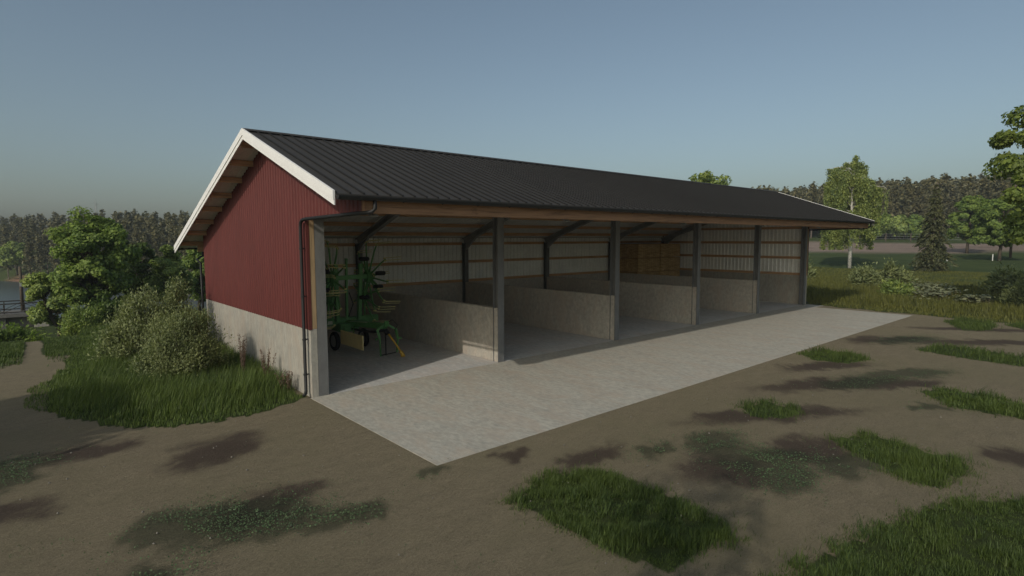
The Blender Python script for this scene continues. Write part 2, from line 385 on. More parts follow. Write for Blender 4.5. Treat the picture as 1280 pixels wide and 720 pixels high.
def build_ground():
    xs = axis_steps(-420, 520, -9, 31, 0.13); ys = axis_steps(-320, 520, -15.5, 13, 0.13)
    X, Y = np.meshgrid(xs, ys, indexing='ij'); Z = terrain(X, Y)
    Z = Z + (fbm(X * .5, Y * .5) - .5) * 0.05 + (fbm(X * 3, Y * 3) - .5) * 0.012 - 0.018
    # the slab sits on a level bed
    near = np.maximum(np.maximum(-.36 - X, X - 30.3), np.maximum(-5.76 - Y, Y - 10.3))
    Z = np.where(near < .8, -.004 + (Z + .004) * sst(.1, .8, near), Z)
    bed = (X > -.30) & (X < 29.05) & (Y > -5.70) & (Y < 10.2); Z = np.where(bed, -0.014, Z)
    nx, ny = X.shape
    I = np.arange(nx * ny).reshape(nx, ny)
    F = np.stack([I[:-1, :-1], I[1:, :-1], I[1:, 1:], I[:-1, 1:]], -1).reshape(-1, 4)
    me = np_mesh('ground', np.stack([X, Y, Z], -1).reshape(-1, 3), [F], ground_mat())
    me.polygons.foreach_set('use_smooth', [True] * len(me.polygons))
    d = Y - shore(X)
    grass = np.maximum(left_grass_mask(X, Y).astype(float), right_grass_mask(X, Y).astype(float))
    grass = np.maximum(grass, sst(13.5, 17, Y + (fbm(X * .6, Y * .6) - .5) * 5) * 0.95)
    grass = np.maximum(grass, (np.hypot(X, Y) > 45).astype(float))
    # grass beside the two wheel ruts of the track
    rutc = np.exp(-((X + 6.05 + .05 * np.sin(Y)) / 0.28) ** 2)
    gtrack = sst(9.5, 12.5, Y + (fbm(X * 1.5, Y * 1.5) - .5) * 3)
    cx = -6.35 + (Y - 12) * 0.02
    rut = np.maximum(np.exp(-((X - cx - .85 + (fbm(Y * .8, X * 0) - .5) * .3) / .27) ** 4), np.exp(-((X - cx + .75) / .27) ** 4)) * (1 - sst(19, 22, Y)) * (X < -3)
    grass = np.where(X < 2, np.maximum(grass, gtrack), grass) * (1 - rut * .95)
    for k, p in PATCH.items():
        a, b = rough(X, Y, .12, 3); grass = np.maximum(grass, inpoly(a, b, p) * .8)
    bank = sst(-10, -6, d) * (1 - sst(-1, 5, d)) * (Y > 55)
    field = sst(104, 106, X + (fbm(X * .05, Y * .05) - .5) * 6 + Y * .10) * (1 - sst(126, 129, X - Y * .30)) * (1 - sst(10, 24, Y - 0.62 * X + 8))
    mow = sst(50, 54, X + (fbm(X * .2, Y * .2) - .5) * 5)
    for nm, arr in (('grass', grass), ('mud', ell(X, Y, MUD)), ('weed', ell(X, Y, WEED)), ('field', field), ('bank', bank), ('mow', mow)):
        at = me.attributes.new(nm, 'FLOAT', 'POINT'); at.data.foreach_set('value', arr.astype(np.float32).ravel())
    o = bpy.data.objects.new('ground', me); COL.objects.link(o); tag(o, kind='structure')

def ground_mat():
    m, nt, out = new_mat('yard_dirt_and_grass')
    def att(n):
        a = nt.nodes.new('ShaderNodeAttribute'); a.attribute_name = n; return a.outputs['Fac']
    v = coords(nt); vs = coords(nt, (1.0, 2.2, 1), (0, 0, -0.35))
    big = noise(nt, v, 0.35, 5, 0.6); mid = noise(nt, vs, 1.7, 8, 0.72, 0.4); fine = noise(nt, vs, 16, 5, 0.75, .8); grit = noise(nt, v, 75, 3, 0.7)
    dirt = ramp(nt, mid, [(0.28, (0.120, 0.094, 0.058)), (0.5, (0.232, 0.190, 0.120)), (0.72, (0.330, 0.275, 0.178))])
    dirt = mixc(nt, 0.58, dirt, ramp(nt, fine, [(0.3, (0.070, 0.058, 0.036)), (0.7, (0.38, 0.33, 0.215))]))
    dirt = mixc(nt, 0.30, dirt, ramp(nt, grit, [(0.35, (0.07, 0.052, 0.036)), (0.65, (0.42, 0.35, 0.25))]))
    dirt = mixc(nt, ramp(nt, big, [(0.42, (0, 0, 0)), (0.62, (0.5, 0.5, 0.5))]), dirt, (0.205, 0.178, 0.108))
    # a few pale stones
    vo = nt.nodes.new('ShaderNodeTexVoronoi'); vo.inputs['Scale'].default_value = 9; nt.links.new(v, vo.inputs['Vector'])
    st = math_(nt, 'LESS_THAN', vo.outputs['Distance'], 0.13)
    sel = math_(nt, 'GREATER_THAN', noise(nt, v, 5, 2), 0.60)
    dirt = mixc(nt, math_(nt, 'MULTIPLY', math_(nt, 'MULTIPLY', st, sel), .5), dirt, (0.23, 0.21, 0.18))
    def edge(a, lo=.25, hi=.6, k=.5):
        s = math_(nt, 'ADD', a, math_(nt, 'MULTIPLY', math_(nt, 'SUBTRACT', fine, .5), k * 2))
        return ramp(nt, s, [(lo, (0, 0, 0)), (hi, (1, 1, 1))])
    mudc = ramp(nt, fine, [(0.3, (0.036, 0.025, 0.021)), (0.7, (0.095, 0.068, 0.055))])
    c = mixc(nt, math_(nt, 'MULTIPLY', edge(att('mud'), .12, .85, 1.0), .88), dirt, mudc)
    weedc = ramp(nt, fine, [(0.3, (0.028, 0.028, 0.020)), (0.6, (0.052, 0.062, 0.034))])
    c = mixc(nt, math_(nt, 'MULTIPLY', edge(att('weed'), .2, .8, .9), .72), c, weedc)
    gr = ramp(nt, noise(nt, v, 2.5, 8, 0.8), [(0.3, (0.030, 0.042, 0.013)), (0.55, (0.052, 0.070, 0.020)), (0.75, (0.085, 0.098, 0.032))])
    mowc = ramp(nt, noise(nt, coords(nt, (1, .25, 1)), .35, 9, 0.8), [(0.35, (0.038, 0.058, 0.018)), (0.55, (0.060, 0.082, 0.026)), (0.75, (0.095, 0.108, 0.038))])
    gr = mixc(nt, att('mow'), gr, mowc)
    c = mixc(nt, edge(att('grass'), .35, .6, .3), c, gr)
    fl = ramp(nt, noise(nt, coords(nt, (1, .2, 1)), .25, 8, 0.7), [(0.3, (0.17, 0.125, 0.098)), (0.7, (0.29, 0.225, 0.18))])
    c = mixc(nt, att('field'), c, fl)
    c = mixc(nt, edge(att('bank'), .3, .6, .3), c, (0.19, 0.115, 0.075))
    h = math_(nt, 'ADD', math_(nt, 'MULTIPLY', fine, 1.0), math_(nt, 'MULTIPLY', grit, 0.35))
    n1 = bump(nt, h, 0.95, 0.045); n2 = bump(nt, mid, 0.5, 0.10, n1)
    principled(nt, out, c, 0.95, 0, 0.15, n2); return m

def build_water():
    m, nt, out = new_mat('river_water')
    n = noise(nt, coords(nt, (1, 2, 1)), 1.4, 4, .6)
    principled(nt, out, (0.06, 0.075, 0.08), 0.28, 0, 0.5, bump(nt, n, 0.25, 0.05))
    mb = MB(); mb.add([(-420, 20, WATER_Z), (520, 20, WATER_Z), (520, 420, WATER_Z), (-420, 420, WATER_Z)], [(0, 1, 2, 3)])
    tag(mb.build('river', m), kind='structure')

# ------------------------------------------------------------------ building
SP = 6.0; NB = 5; LEN = SP * NB
W = 0.33                              # outside face of gable from first column line
YE, ZE, YR, ZR, YB = -3.19, 4.95, 2.40, 6.94, 11.72
MF = (ZR - ZE) / (YR - YE); MBK = MF * 0.968
def roofz(y): return ZE + (y - YE) * MF if y <= YR else ZR - (y - YR) * MBK
ZB = roofz(YB)
DB = 10.28                            # back wall outer face
HC = 1.765                            # concrete height

def corrugated_wall(plane, c, a0, a1, z0f, z1f, pitch=0.25, depth=0.03, sgn=1):
    """profiled sheet standing on plane axis=c, running a0..a1 along the other axis"""
    mb = MB(); vs = []; prof = []
    a = a0
    while a < a1 - 1e-6:
        for t, d in ((0, 0), (.58, 0), (.70, 1), (.88, 1)):
            p = a + t * pitch
            if p < a1: prof.append((p, d * depth * sgn))
        a += pitch
    prof.append((a1, 0))
    for p, d in prof:
        for z in (z0f(p), z1f(p)):
            vs.append((c + d, p, z) if plane == 'x' else (p, c + d, z))
    fs = [(2*i, 2*i+2, 2*i+3, 2*i+1) for i in range(len(prof) - 1)]
    mb.add(vs, fs); return mb

def roof_sheet(y0, y1, x0, x1, off, thick, ribs, ribw=.03, ribh=.03):
    z0, z1 = roofz(y0) + off, roofz(y1) + off
    mb = MB(); mb.prism([(y0, z0 - thick), (y1, z1 - thick), (y1, z1), (y0, z0)], 'x', x0, x1)
    mr = MB(); n = int(round((x1 - x0) / ribs))
    for i in range(n + 1):
        x = x0 + (x1 - x0 - ribw) * i / n
        mr.prism([(y0, z0 + .002), (y1, z1 + .002), (y1, z1 + ribh), (y0, z0 + ribh)], 'x', x, x + ribw)
    return mb, mr

def build_shed():
    B = empty('storage_shed', (0, 0, 0), 0, 'long open-fronted farm shed with red gable, concrete base walls and black ribbed metal roof', 'farm shed')
    x0, x1 = -W, LEN + W
    rx0, rx1 = -1.0, LEN + 1.0
    # --- roof
    for (ya, yb) in ((YE - .06, YR), (YR, YB)):
        s = MB(); za, zb = (roofz(YE) - .06 * MF if ya < YE else roofz(ya)), roofz(yb)
        if ya < YE:
            s.prism([(ya, za - .02), (yb, zb - .02), (yb, zb + .012), (ya, za + .012)], 'x', rx0, rx1)
        else:
            s.prism([(ya, za - .02), (yb, zb - .02), (yb, zb + .012), (ya, za + .012)], 'x', rx0, rx1)
        sheet = s.build('roof_slope', 'roof', B)
        r = MB(); n = int((rx1 - rx0) / 0.30)
        for i in range(n + 1):
            x = rx0 + (rx1 - rx0 - .035) * i / n
            r.prism([(ya, za + .014), (yb, zb + .014), (yb, zb + .048), (ya, za + .048)], 'x', x, x + .035)
        rb = r.build('standing_seams', 'roofrib', sheet); tag(rb, kind='stuff')
        # underside lining, profiled across
        l = MB(); x = rx0 + .03
        while x < rx1 - .25:
            l.prism([(ya + .01, za - .045), (yb - .001, zb - .045), (yb - .001, zb - .026), (ya + .01, za - .026)], 'x', x, x + .16)
            l.prism([(ya + .01, za - .030), (yb - .001, zb - .030), (yb - .001, zb - .0235), (ya + .01, za - .0235)], 'x', x + .161, x + .249)
            x += .25
        l.build('roof_lining', 'lining', B)
    MB().prism([(YR - .16, roofz(YR - .16) + .052), (YR, ZR + .06), (YR + .16, roofz(YR + .16) + .052), (YR + .16, roofz(YR + .16) + .062), (YR, ZR + .075), (YR - .16, roofz(YR - .16) + .062)], 'x', rx0 - .01, rx1 + .01).build('ridge_cap', 'roof', B)
    # purlins
    for y in [-2.3, -1.15, 0.0, 1.15, 2.2, 2.85, 3.95, 5.1, 6.27, 7.43, 8.6, 9.75, 10.9]:
        z = roofz(y) - .05
        MB().box(rx0 + .05, y - .035, z - .17, rx1 - .05, y + .035, z - .004).build('purlin', 'wood_x', B)
    # white barge boards, doubled with a groove, at both ends
    for (xa, sg) in ((rx0, -1), (rx1, 1)):
        for (ya, yb) in ((YE - .05, YR), (YR, YB + .02)):
            za = ZE - .05 * MF if ya < YE else roofz(ya); zb = roofz(yb)
            xb = sg * .03
            for (o0, o1, px_) in ((-.115, .065, .045), (-.225, -.12, .025)):
                q = MB(); xx = sorted((xa, xa + sg * px_))
                q.prism([(ya, za + o0), (yb, zb + o0), (yb, zb + o1), (ya, za + o1)], 'x', *xx)
                q.build('barge_board', 'white', B)
    # eaves beam
    MB().box(x0, -3.15, 4.57, x1, -3.01, 4.925).build('eaves_beam', 'wood_beam', B, bevel=.006)
    MB().box(x0, 11.1, roofz(11.2) - .36, x1, 11.2, roofz(11.2) - .05).build('eaves_beam', 'wood_x', B)
    # columns, rafters
    for i in range(NB + 1):
        x = i * SP
        zf = roofz(.13) - .60
        MB().ibeam((x, .13, 0.0), (x, .13, zf), .26, .26, .022, .014, (0, 1, 0)).build('post', 'steel_post', B)
        zr = roofz(10.05) - .48
        MB().ibeam((x, 10.02, 0.0), (x, 10.02, zr), .24, .24, .02, .012, (0, 1, 0)).build('post', 'steel_post', B)
        for (ya, yb) in ((-3.0, YR), (YR, 10.14)):
            za, zb = roofz(ya) - .225 - .15, roofz(yb) - .225 - .15
            MB().ibeam((x, ya, za), (x, yb, zb), .28, .22, .02, .012).build('rafter', 'steel', B)
        # knee haunch at the rear column
        q = MB(); za = roofz(10.0) - .53
        q.prism([(9.9, za), (9.9, za - .32), (9.0, roofz(9.0) - .53)], 'x', x - .05, x + .05); q.build('haunch', 'steel', B)
    # divider walls
    for i in range(1, NB):
        x = i * SP
        MB().box(x - .10, .03, 0.0, x + .10, 9.9, 1.773).build('divider_wall', 'conc_div', B, bevel=.012)
    # concrete base of the gables and back wall
    MB().box(-W + .02, .0, -.3, -.133, DB, HC).build('base_wall', 'conc_wall', B, bevel=.008)
    MB().box(LEN + .133, .0, -.3, LEN + W - .02, DB, HC).build('base_wall', 'conc_wall', B, bevel=.008)
    MB().box(-.132, 10.145, -.3, LEN + .132, DB - .003, HC).build('base_wall', 'conc_div', B)
    # inner skin of the end wall's concrete so it reads like the dividers
    # gable cladding outside (red) and inside (pale) with girts
    def top(y): return roofz(y) - .055
    for (xo, sg, xi) in ((-W + .015, -1, -.20), (LEN + W - .015, 1, LEN + .20)):
        c = corrugated_wall('x', xo, .0, DB, lambda y: HC - .02, top, .20, .022, sg)
        # part of the cladding that runs out under the eaves
        c2 = corrugated_wall('x', xo, -3.16, .0, lambda y: 4.57, lambda y: roofz(y) - .06, .20, .022, sg)
        c.add(c2.v, c2.f); c.build('gable_cladding', 'red', B)
        inner = corrugated_wall('x', xi, .15, 10.1, lambda y: HC + .02, top, .25, .045, -sg)
        inner.build('inner_sheet', 'lining', B)
        for z in (HC + .07, 2.83, 3.75, 4.65, 5.55):
            ys = .15; ye = 10.1
            if z > roofz(10.1) - .25: ye = YR + (ZR - .30 - z) / MBK
            if z > roofz(.15) - .3: ys = YR - (ZR - .30 - z) / MF
            a, b = sorted((xi - sg * .004, xi - sg * .064))
            MB().box(a, ys, z - .075, b, ye, z + .075).build('girt', 'wood_y', B)
        # framing timber on the front edge of the gable
        a, b = sorted((xo - sg * .055, xo - sg * .18))
        MB().box(a, -.004, HC + .002, b, .10, 4.57).build('corner_timber', 'wood_z', B)
        a, b = sorted((xo + sg * .028, xo - sg * .053))
        MB().box(a, -.012, HC - .02, b, .02, 4.575).build('corner_trim', 'redtrim', B)
        a, b = sorted((xo - sg * .006, xo - sg * .10))
        MB().box(a, -3.0, 4.585, b, -.02, 4.68).build('soffit_timber', 'wood_y', B)
    # back wall: outer red, inner pale sheet, girts
    ztop = roofz(10.2) - .16
    corrugated_wall('y', DB - .015, -.30, LEN + .30, lambda y: HC - .02, lambda y: ztop, .20, .022, 1).build('back_cladding', 'red', B)
    corrugated_wall('y', 10.2, -.15, LEN + .15, lambda y: HC + .02, lambda y: ztop - .02, .25, .045, 1).build('inner_sheet', 'lining', B)
    for z in (HC + .07, 2.84, 3.78):
        for i in range(NB):
            MB().box(i * SP + .13, 10.125, z - .07, (i + 1) * SP - .13, 10.193, z + .07).build('girt', 'wood_x', B)
    # gutters: half-round troughs with end caps, brackets and downpipes
    def gutter(y, z, r):
        mb = MB(); n = 10; vs = []; prof = []
        for k in range(n + 1):
            a = math.pi + math.pi * k / n; prof.append((y + r * math.cos(a), z + r * math.sin(a)))
        for k in range(n, -1, -1):
            a = math.pi + math.pi * k / n; prof.append((y + (r - .008) * math.cos(a), z + (r - .008) * math.sin(a)))
        m = len(prof)
        for xx in (rx0 + .02, rx1 - .02): vs += [(xx, p[0], p[1]) for p in prof]
        fs = [(k, (k+1) % m, m + (k+1) % m, m + k) for k in range(m)]
        mb.add(vs, fs)
        for xx in (rx0 + .02, rx1 - .03):
            mb.prism(prof[:n + 1], 'x', xx - .006, xx + .012)
        return mb.build('gutter', 'black', B)
    gf = gutter(-3.31, 4.90, .085); gb = gutter(YB + .10, ZB - .02, .085)
    for g_, y, z in ((gf, -3.31, 4.90), (gb, YB + .10, ZB - .02)):
        br = MB()
        for k in range(31):
            xx = rx0 + .5 + k; br.tube([(xx, y - .09, z + .01), (xx, y - .07, z - .06), (xx, y, z - .095), (xx, y + .07, z - .06), (xx, y + .09, z + .01)], .008, 5)
        tag(br.build('gutter_brackets', 'black', g_), kind='stuff')
    MB().tube([(-.17, -3.30, 4.83), (-.17, -3.30, 4.66), (-.22, -3.27, 4.60), (-.32, -3.18, 4.575), (-.41, -3.05, 4.57), (-.42, -.25, 4.53), (-.42, .0, 4.51), (-.42, .10, 4.45), (-.42, .13, 4.33), (-.42, .13, .18), (-.44, .10, .12), (-.52, .02, .09)], .042, 10).build('downpipe', 'black', B, True)
    for z in (.6, 1.5, 2.6, 3.8):
        MB().tube([(-.42, .13, z - .02), (-.42, .13, z + .02)], .052, 10).box(-.40, .11, z - .012, -.33, .15, z + .012).build('pipe_bracket', 'black', B)
    MB().tube([(.0, YB + .10, ZB - .1), (.0, YB + .10, ZB - .35), (-.3, YB - .2, ZB - .5), (-.42, DB + .1, ZB - .6), (-.42, DB + .06, .2)], .042, 10).build('downpipe', 'black', B, True)
    for sg, xx in ((1, LEN + .42),):
        MB().tube([(xx - .2, -3.30, 4.83), (xx - .2, -3.28, 4.66), (xx, -3.05, 4.57), (xx, .0, 4.51), (xx, .13, 4.33), (xx, .13, .18), (xx + .1, .02, .09)], .042, 10).build('downpipe', 'black', B, True)

def build_slabs():
    m = MB().box(-.128, -.0, -.25, LEN + .128, 10.14, .0).build('shed_floor', 'conc_floor'); tag(m, kind='structure')
    m = MB().box(-.36, -5.76, -.25, 29.15, -.003, .002).build('concrete_apron', 'conc_apron'); tag(m, kind='structure')
    m = MB().box(29.153, -1.0, -.25, LEN + .33, -.003, .001).build('concrete_apron', 'conc_apron'); tag(m, kind='structure')

# ------------------------------------------------------------------ straw bales
def build_bales():
    LX, LY, LZ = 2.38, 1.0, .885
    mb = MB().box(-LX/2, -LY/2, 0, LX/2, LY/2, LZ)
    root = empty('straw_bale')
    # body with a slightly lumpy surface
    n = (14, 7, 6); vs = []; fs = []
    def facegrid(o, u, v, nu, nv):
        b = len(vs); o = np.array(o, float); u = np.array(u, float); v = np.array(v, float)
        for i in range(nu + 1):
            for j in range(nv + 1): vs.append(o + u * i / nu + v * j / nv)
        for i in range(nu):
            for j in range(nv): fs.append((b + i*(nv+1)+j, b + (i+1)*(nv+1)+j, b + (i+1)*(nv+1)+j+1, b + i*(nv+1)+j+1))
    x, y, z = LX/2, LY/2, LZ
    facegrid((-x,-y,0),(2*x,0,0),(0,0,z),28,10); facegrid((x,-y,0),(0,2*y,0),(0,0,z),12,10)
    facegrid((x,y,0),(-2*x,0,0),(0,0,z),28,10); facegrid((-x,y,0),(0,-2*y,0),(0,0,z),12,10)
    facegrid((-x,-y,z),(2*x,0,0),(0,2*y,0),28,12); facegrid((-x,y,0),(2*x,0,0),(0,-2*y,0),28,12)
    V = np.array(vs)
    k = np.round(V * 50)
    h = np.sin(k[:, 0] * 12.9898 + k[:, 1] * 78.233 + k[:, 2] * 37.719) * 43758.5453; h = h - np.floor(h)
    c = np.array([0, 0, LZ/2]); dirv = (V - c) / np.array([LX/2, LY/2, LZ/2]); e = (np.abs(dirv) > .97).sum(1)
    scale = 1 - .012 * (e - 1) + (h - .5) * .012
    V = c + (V - c) * scale[:, None]
    b = MB(); b.add([tuple(p) for p in V], fs); b.build('straw_body', 'straw', root)
    t = MB()
    for i in range(6):
        yy = -LY/2 + LY * (i + .5) / 6
        t.bar((-LX/2 - .004, yy, .0), (-LX/2 - .004, yy, LZ), .008, .008); t.bar((LX/2 + .004, yy, 0), (LX/2 + .004, yy, LZ), .008, .008)
        t.bar((-LX/2, yy, LZ + .002), (LX/2, yy, LZ + .002), .008, .008)
    t.build('twine', 'twine', root)
    first = True
    tiers = ['bottom', 'second', 'third', 'top']
    for k in range(4):
        for ix, xn in enumerate(('left', 'right')):
            for iy, yn in enumerate(('front', 'rear')):
                o = root if first else copy_tree(root); first = False
                o.location = (24.35 + LX/2 + ix * (LX + .06) + random.uniform(-.02, .02), 8.05 + LY/2 + iy * (LY + .03) + random.uniform(-.02, .02), k * .922)
                o.rotation_euler = (0, 0, random.uniform(-.008, .008))
                lab = {'bottom': 'golden straw bale on the floor at the %s of the %s row', 'second': 'golden straw bale in the second tier up, %s end of the %s row',
                       'third': 'golden straw bale just below the top tier, %s end of the %s row', 'top': 'golden straw bale on top of the stack, %s end of the %s row'}[tiers[k]] % (xn, yn)
                tag(o, lab, 'straw bale', 'straw bales stacked in the last bay')

# ------------------------------------------------------------------ hay tedder
def build_tedder():
    T = empty('hay_tedder', (3.3, 5.0, 0), 0, 'green four-rotor hay tedder folded upright and parked in the first bay', 'hay tedder')
    def P(mb, name, mat, par=T, sm=False, bev=0):
        mb.v = [(p[0] - 3.3, p[1] - 5.0, p[2]) for p in mb.v]
        return mb.build(name, mat, par, sm, bev)
    # drawbar and main frame
    P(MB().bar((3.05, 5.9, .98), (3.62, 3.35, 1.06), .22, .20), 'drawbar', 'green', bev=.015)
    P(MB().bar((3.1, 5.2, 1.085), (3.35, 4.1, 1.125), .10, .006), 'decal', 'decal')
    P(MB().tube([(3.0, 5.9, .75), (3.2, 4.9, .80), (3.45, 3.9, .80), (3.55, 3.3, .92)], .045, 8), 'drive_shaft', 'black', sm=True)
    mb = MB(); mb.box(2.0, 5.3, .95, 4.4, 5.55, 1.2); mb.box(2.75, 5.0, .72, 3.45, 5.8, 1.02)
    P(mb, 'main_frame', 'green', bev=.015)
    P(MB().box(2.05, 5.287, 1.0, 2.6, 5.298, 1.12), 'decal', 'decal')
    # headstock: A-frame with stand legs
    mb = MB()
    mb.bar((3.62, 3.35, 1.15), (3.30, 3.33, .95), .07, .07); mb.bar((3.30, 3.33, .98), (3.38, 3.30, .62), .06, .08); mb.bar((3.38, 3.30, .62), (3.42, 3.34, .03), .05, .06)
    mb.bar((3.62, 3.35, 1.15), (3.98, 3.28, .92), .07, .07); mb.bar((3.98, 3.28, .95), (4.02, 3.22, .6), .06, .08); mb.bar((4.02, 3.22, .62), (4.02, 3.30, .10), .05, .06)
    mb.bar((3.62, 3.35, 1.05), (3.60, 3.2, 1.22), .14, .10); mb.bar((3.98, 3.24, .62), (4.16, 3.2, .60), .05, .05); mb.bar((3.30, 3.33, .66), (3.20, 3.25, .64), .05, .05)
    P(mb, 'headstock', 'green', bev=.008)
    P(MB().bar((3.60, 3.32, .85), (3.62, 3.34, .05), .035, .035).bar((3.42, 3.34, .06), (3.98, 3.3, .10), .03, .03), 'stand_leg', 'black')
    sh = P(MB().tube([(3.60, 3.22, .88), (3.86, 2.95, .36), (3.97, 2.86, .12)], .032, 8), 'pto_shaft', 'yellow', sm=True)
    P(MB().tube([(3.56, 3.26, .95), (3.64, 3.18, .80)], .085, 12), 'guard_cone', 'rubber', sh)
    P(MB().tube([(3.93, 2.90, .20), (4.0, 2.83, .06)], .062, 10).box(3.93, 2.80, .02, 4.05, 2.9, .08), 'coupling', 'yellow', sh)
    P(MB().tube([(3.62, 3.40, 1.10), (3.75, 3.1, 1.3), (3.9, 3.0, 1.1), (3.85, 3.15, .9)], .015, 6), 'hydraulic_hose', 'black', sm=True)
    P(MB().tube([(3.2, 5.3, 1.2), (3.3, 5.1, 1.7), (3.25, 5.3, 2.1)], .018, 6), 'hydraulic_hose', 'black', sm=True)
    # warning panel
    P(MB().box(2.57, 2.95, .40, 2.60, 4.62, .88), 'side_panel', 'panel', bev=.006)
    P(MB().bar((2.62, 3.7, .80), (3.2, 4.9, .95), .05, .05).bar((2.62, 4.4, .80), (3.0, 5.2, .95), .05, .05), 'panel_bracket', 'green')
    # transport wheels
    for x in (2.72, 3.85):
        w = P(MB().disc((x, 5.45, .36), (1, 0, 0), .21, .12, 20), 'wheel', 'steel')
        P(tyre((x, 5.45, .36), (1, 0, 0), .28, .085), 'tyre', 'rubber', w, True)
    # folded arms
    for (x, lean) in ((2.72, -.12), (3.55, .18)):
        P(MB().bar((x, 5.15, 1.1), (x + lean * .4, 5.1, 3.15), .13, .14, (0, 1, 0)), 'folding_arm', 'green', bev=.012)
        P(MB().bar((x, 5.3, 1.15), (x + lean * .3, 5.22, 2.2), .08, .08, (0, 1, 0)), 'lift_ram', 'steel')
    P(MB().bar((2.3, 5.02, 2.66), (4.1, 5.12, 2.68), .16, .16, (0, 1, 0)), 'cross_tube', 'green', bev=.012)
    P(MB().bar((3.0, 5.0, 1.2), (3.05, 5.05, 3.35), .07, .10, (0, 1, 0)), 'lock_bar', 'green')
    # tall guard hoop
    P(MB().tube([(2.25, 4.1, 3.05), (2.3, 4.5, 3.12), (2.5, 5.3, 3.1), (2.9, 5.9, 3.0)], .02, 6), 'guard_hoop', 'yellow', sm=True)
    def rotor(c, s, R=1.38, wheel=(0, 0), ph=.2):
        cx, cy, cz = c
        hub = P(MB().disc((cx, cy, cz), (1, 0, 0), .20, .22, 20).disc((cx + s * .14, cy, cz), (1, 0, 0), .12, .12, 16), 'rotor', 'green')
        for k in range(10):
            a = ph + 2 * math.pi * k / 10
            dy, dz = math.cos(a), math.sin(a)
            P(MB().tube([(cx, cy + dy * .15, cz + dz * .15), (cx + s * .05, cy + dy * (R - .35), cz + dz * (R - .35)), (cx + s * .10, cy + dy * (R - .08), cz + dz * (R - .08))], [.036, .030, .022], 6), 'tine_arm', 'green', hub)
            t = MB()
            for e in (-.05, .05):
                py_, pz_ = cy + dy * (R - .1) - dz * e, cz + dz * (R - .1) + dy * e
                t.tube([(cx + s * .08, py_, pz_), (cx + s * .14, py_ + dy * .05, pz_ + dz * .05), (cx + s * .70, py_ + dy * .10, pz_ + dz * .10)], .013, 5)
                t.tube([(cx + s * .05, py_, pz_), (cx + s * .12, py_, pz_)], .028, 8)
            P(t, 'tine_pair', 'tine', hub)
        return hub
    r1 = rotor((2.42, 4.85, 2.66), -1, ph=.25); r2 = rotor((3.95, 5.15, 2.66), 1, ph=.1)
    r3 = rotor((2.42, 5.15, 1.95), -1, R=1.15, ph=.4); r4 = rotor((3.95, 5.55, 1.9), 1, R=1.15, ph=.35)
    for hub, c in ((r1, (2.05, 4.62, 2.93)), (r1, (2.05, 4.62, 2.30)), (r2, (3.72, 5.0, 3.32)), (r2, (4.15, 4.6, 2.80)), (r2, (3.70, 5.0, 1.92)), (r2, (4.12, 4.75, 2.30))):
        w = P(MB().disc(c, (0, 0, 1), .10, .10, 14), 'wheel', 'steel', hub)
        P(tyre(c, (0, 0, 1), .135, .075), 'tyre', 'rubber', w, True)
        hc = (2.42, 4.85, 2.66) if hub is r1 else (3.95, 5.15, 2.66)
        P(MB().bar((hc[0] + (.0), hc[1], hc[2]), (c[0], c[1], c[2] - .02 if c[2] > hc[2] else c[2] + .02), .05, .06), 'wheel_fork', 'green', hub)
def tyre(c, ax, R, r, n=24, m=10):
    c = Vector(c); ax = Vector(ax).normalized(); a = ax.orthogonal().normalized(); b = ax.cross(a)
    mb = MB(); vs = []; fs = []
    for i in range(n):
        t = 2 * math.pi * i / n; d = a * math.cos(t) + b * math.sin(t)
        for j in range(m):
            u = 2 * math.pi * j / m; vs.append(c + d * (R + r * math.cos(u) * .75) + ax * r * math.sin(u))
    for i in range(n):
        for j in range(m): fs.append((i*m+j, ((i+1) % n)*m+j, ((i+1) % n)*m+(j+1) % m, i*m+(j+1) % m))
    mb.add(vs, fs); return mb

# ------------------------------------------------------------------ foliage
def leaf_quads(C, size, up=0.35, seed=0, elong=1.6, dirs=None, out=None):
    rg = np.random.default_rng(seed); n = len(C)
    N = rg.normal(size=(n, 3))
    if out is not None: N = N * .55 + out
    else: N[:, 2] = np.abs(N[:, 2])
    N[:, 2] += up; N /= np.linalg.norm(N, axis=1)[:, None]
    T = rg.normal(size=(n, 3)) if dirs is None else dirs + rg.normal(size=(n, 3)) * .25
    T -= N * (T * N).sum(1)[:, None]; T /= np.linalg.norm(T, axis=1)[:, None]
    Bn = np.cross(N, T); s = (size * rg.uniform(.6, 1.35, n))[:, None]
    V = np.stack([C - T * s * elong * .5, C + Bn * s * .5 + T * s * .08, C + T * s * elong * .5 - N * s * .18, C - Bn * s * .5 + T * s * .08], 1).reshape(-1, 3)
    return V, np.arange(4 * n).reshape(n, 4)

def limb_mesh(paths, n=6):
    mb = MB()
    for pts, r in paths: mb.tube(pts, r, n)
    return mb

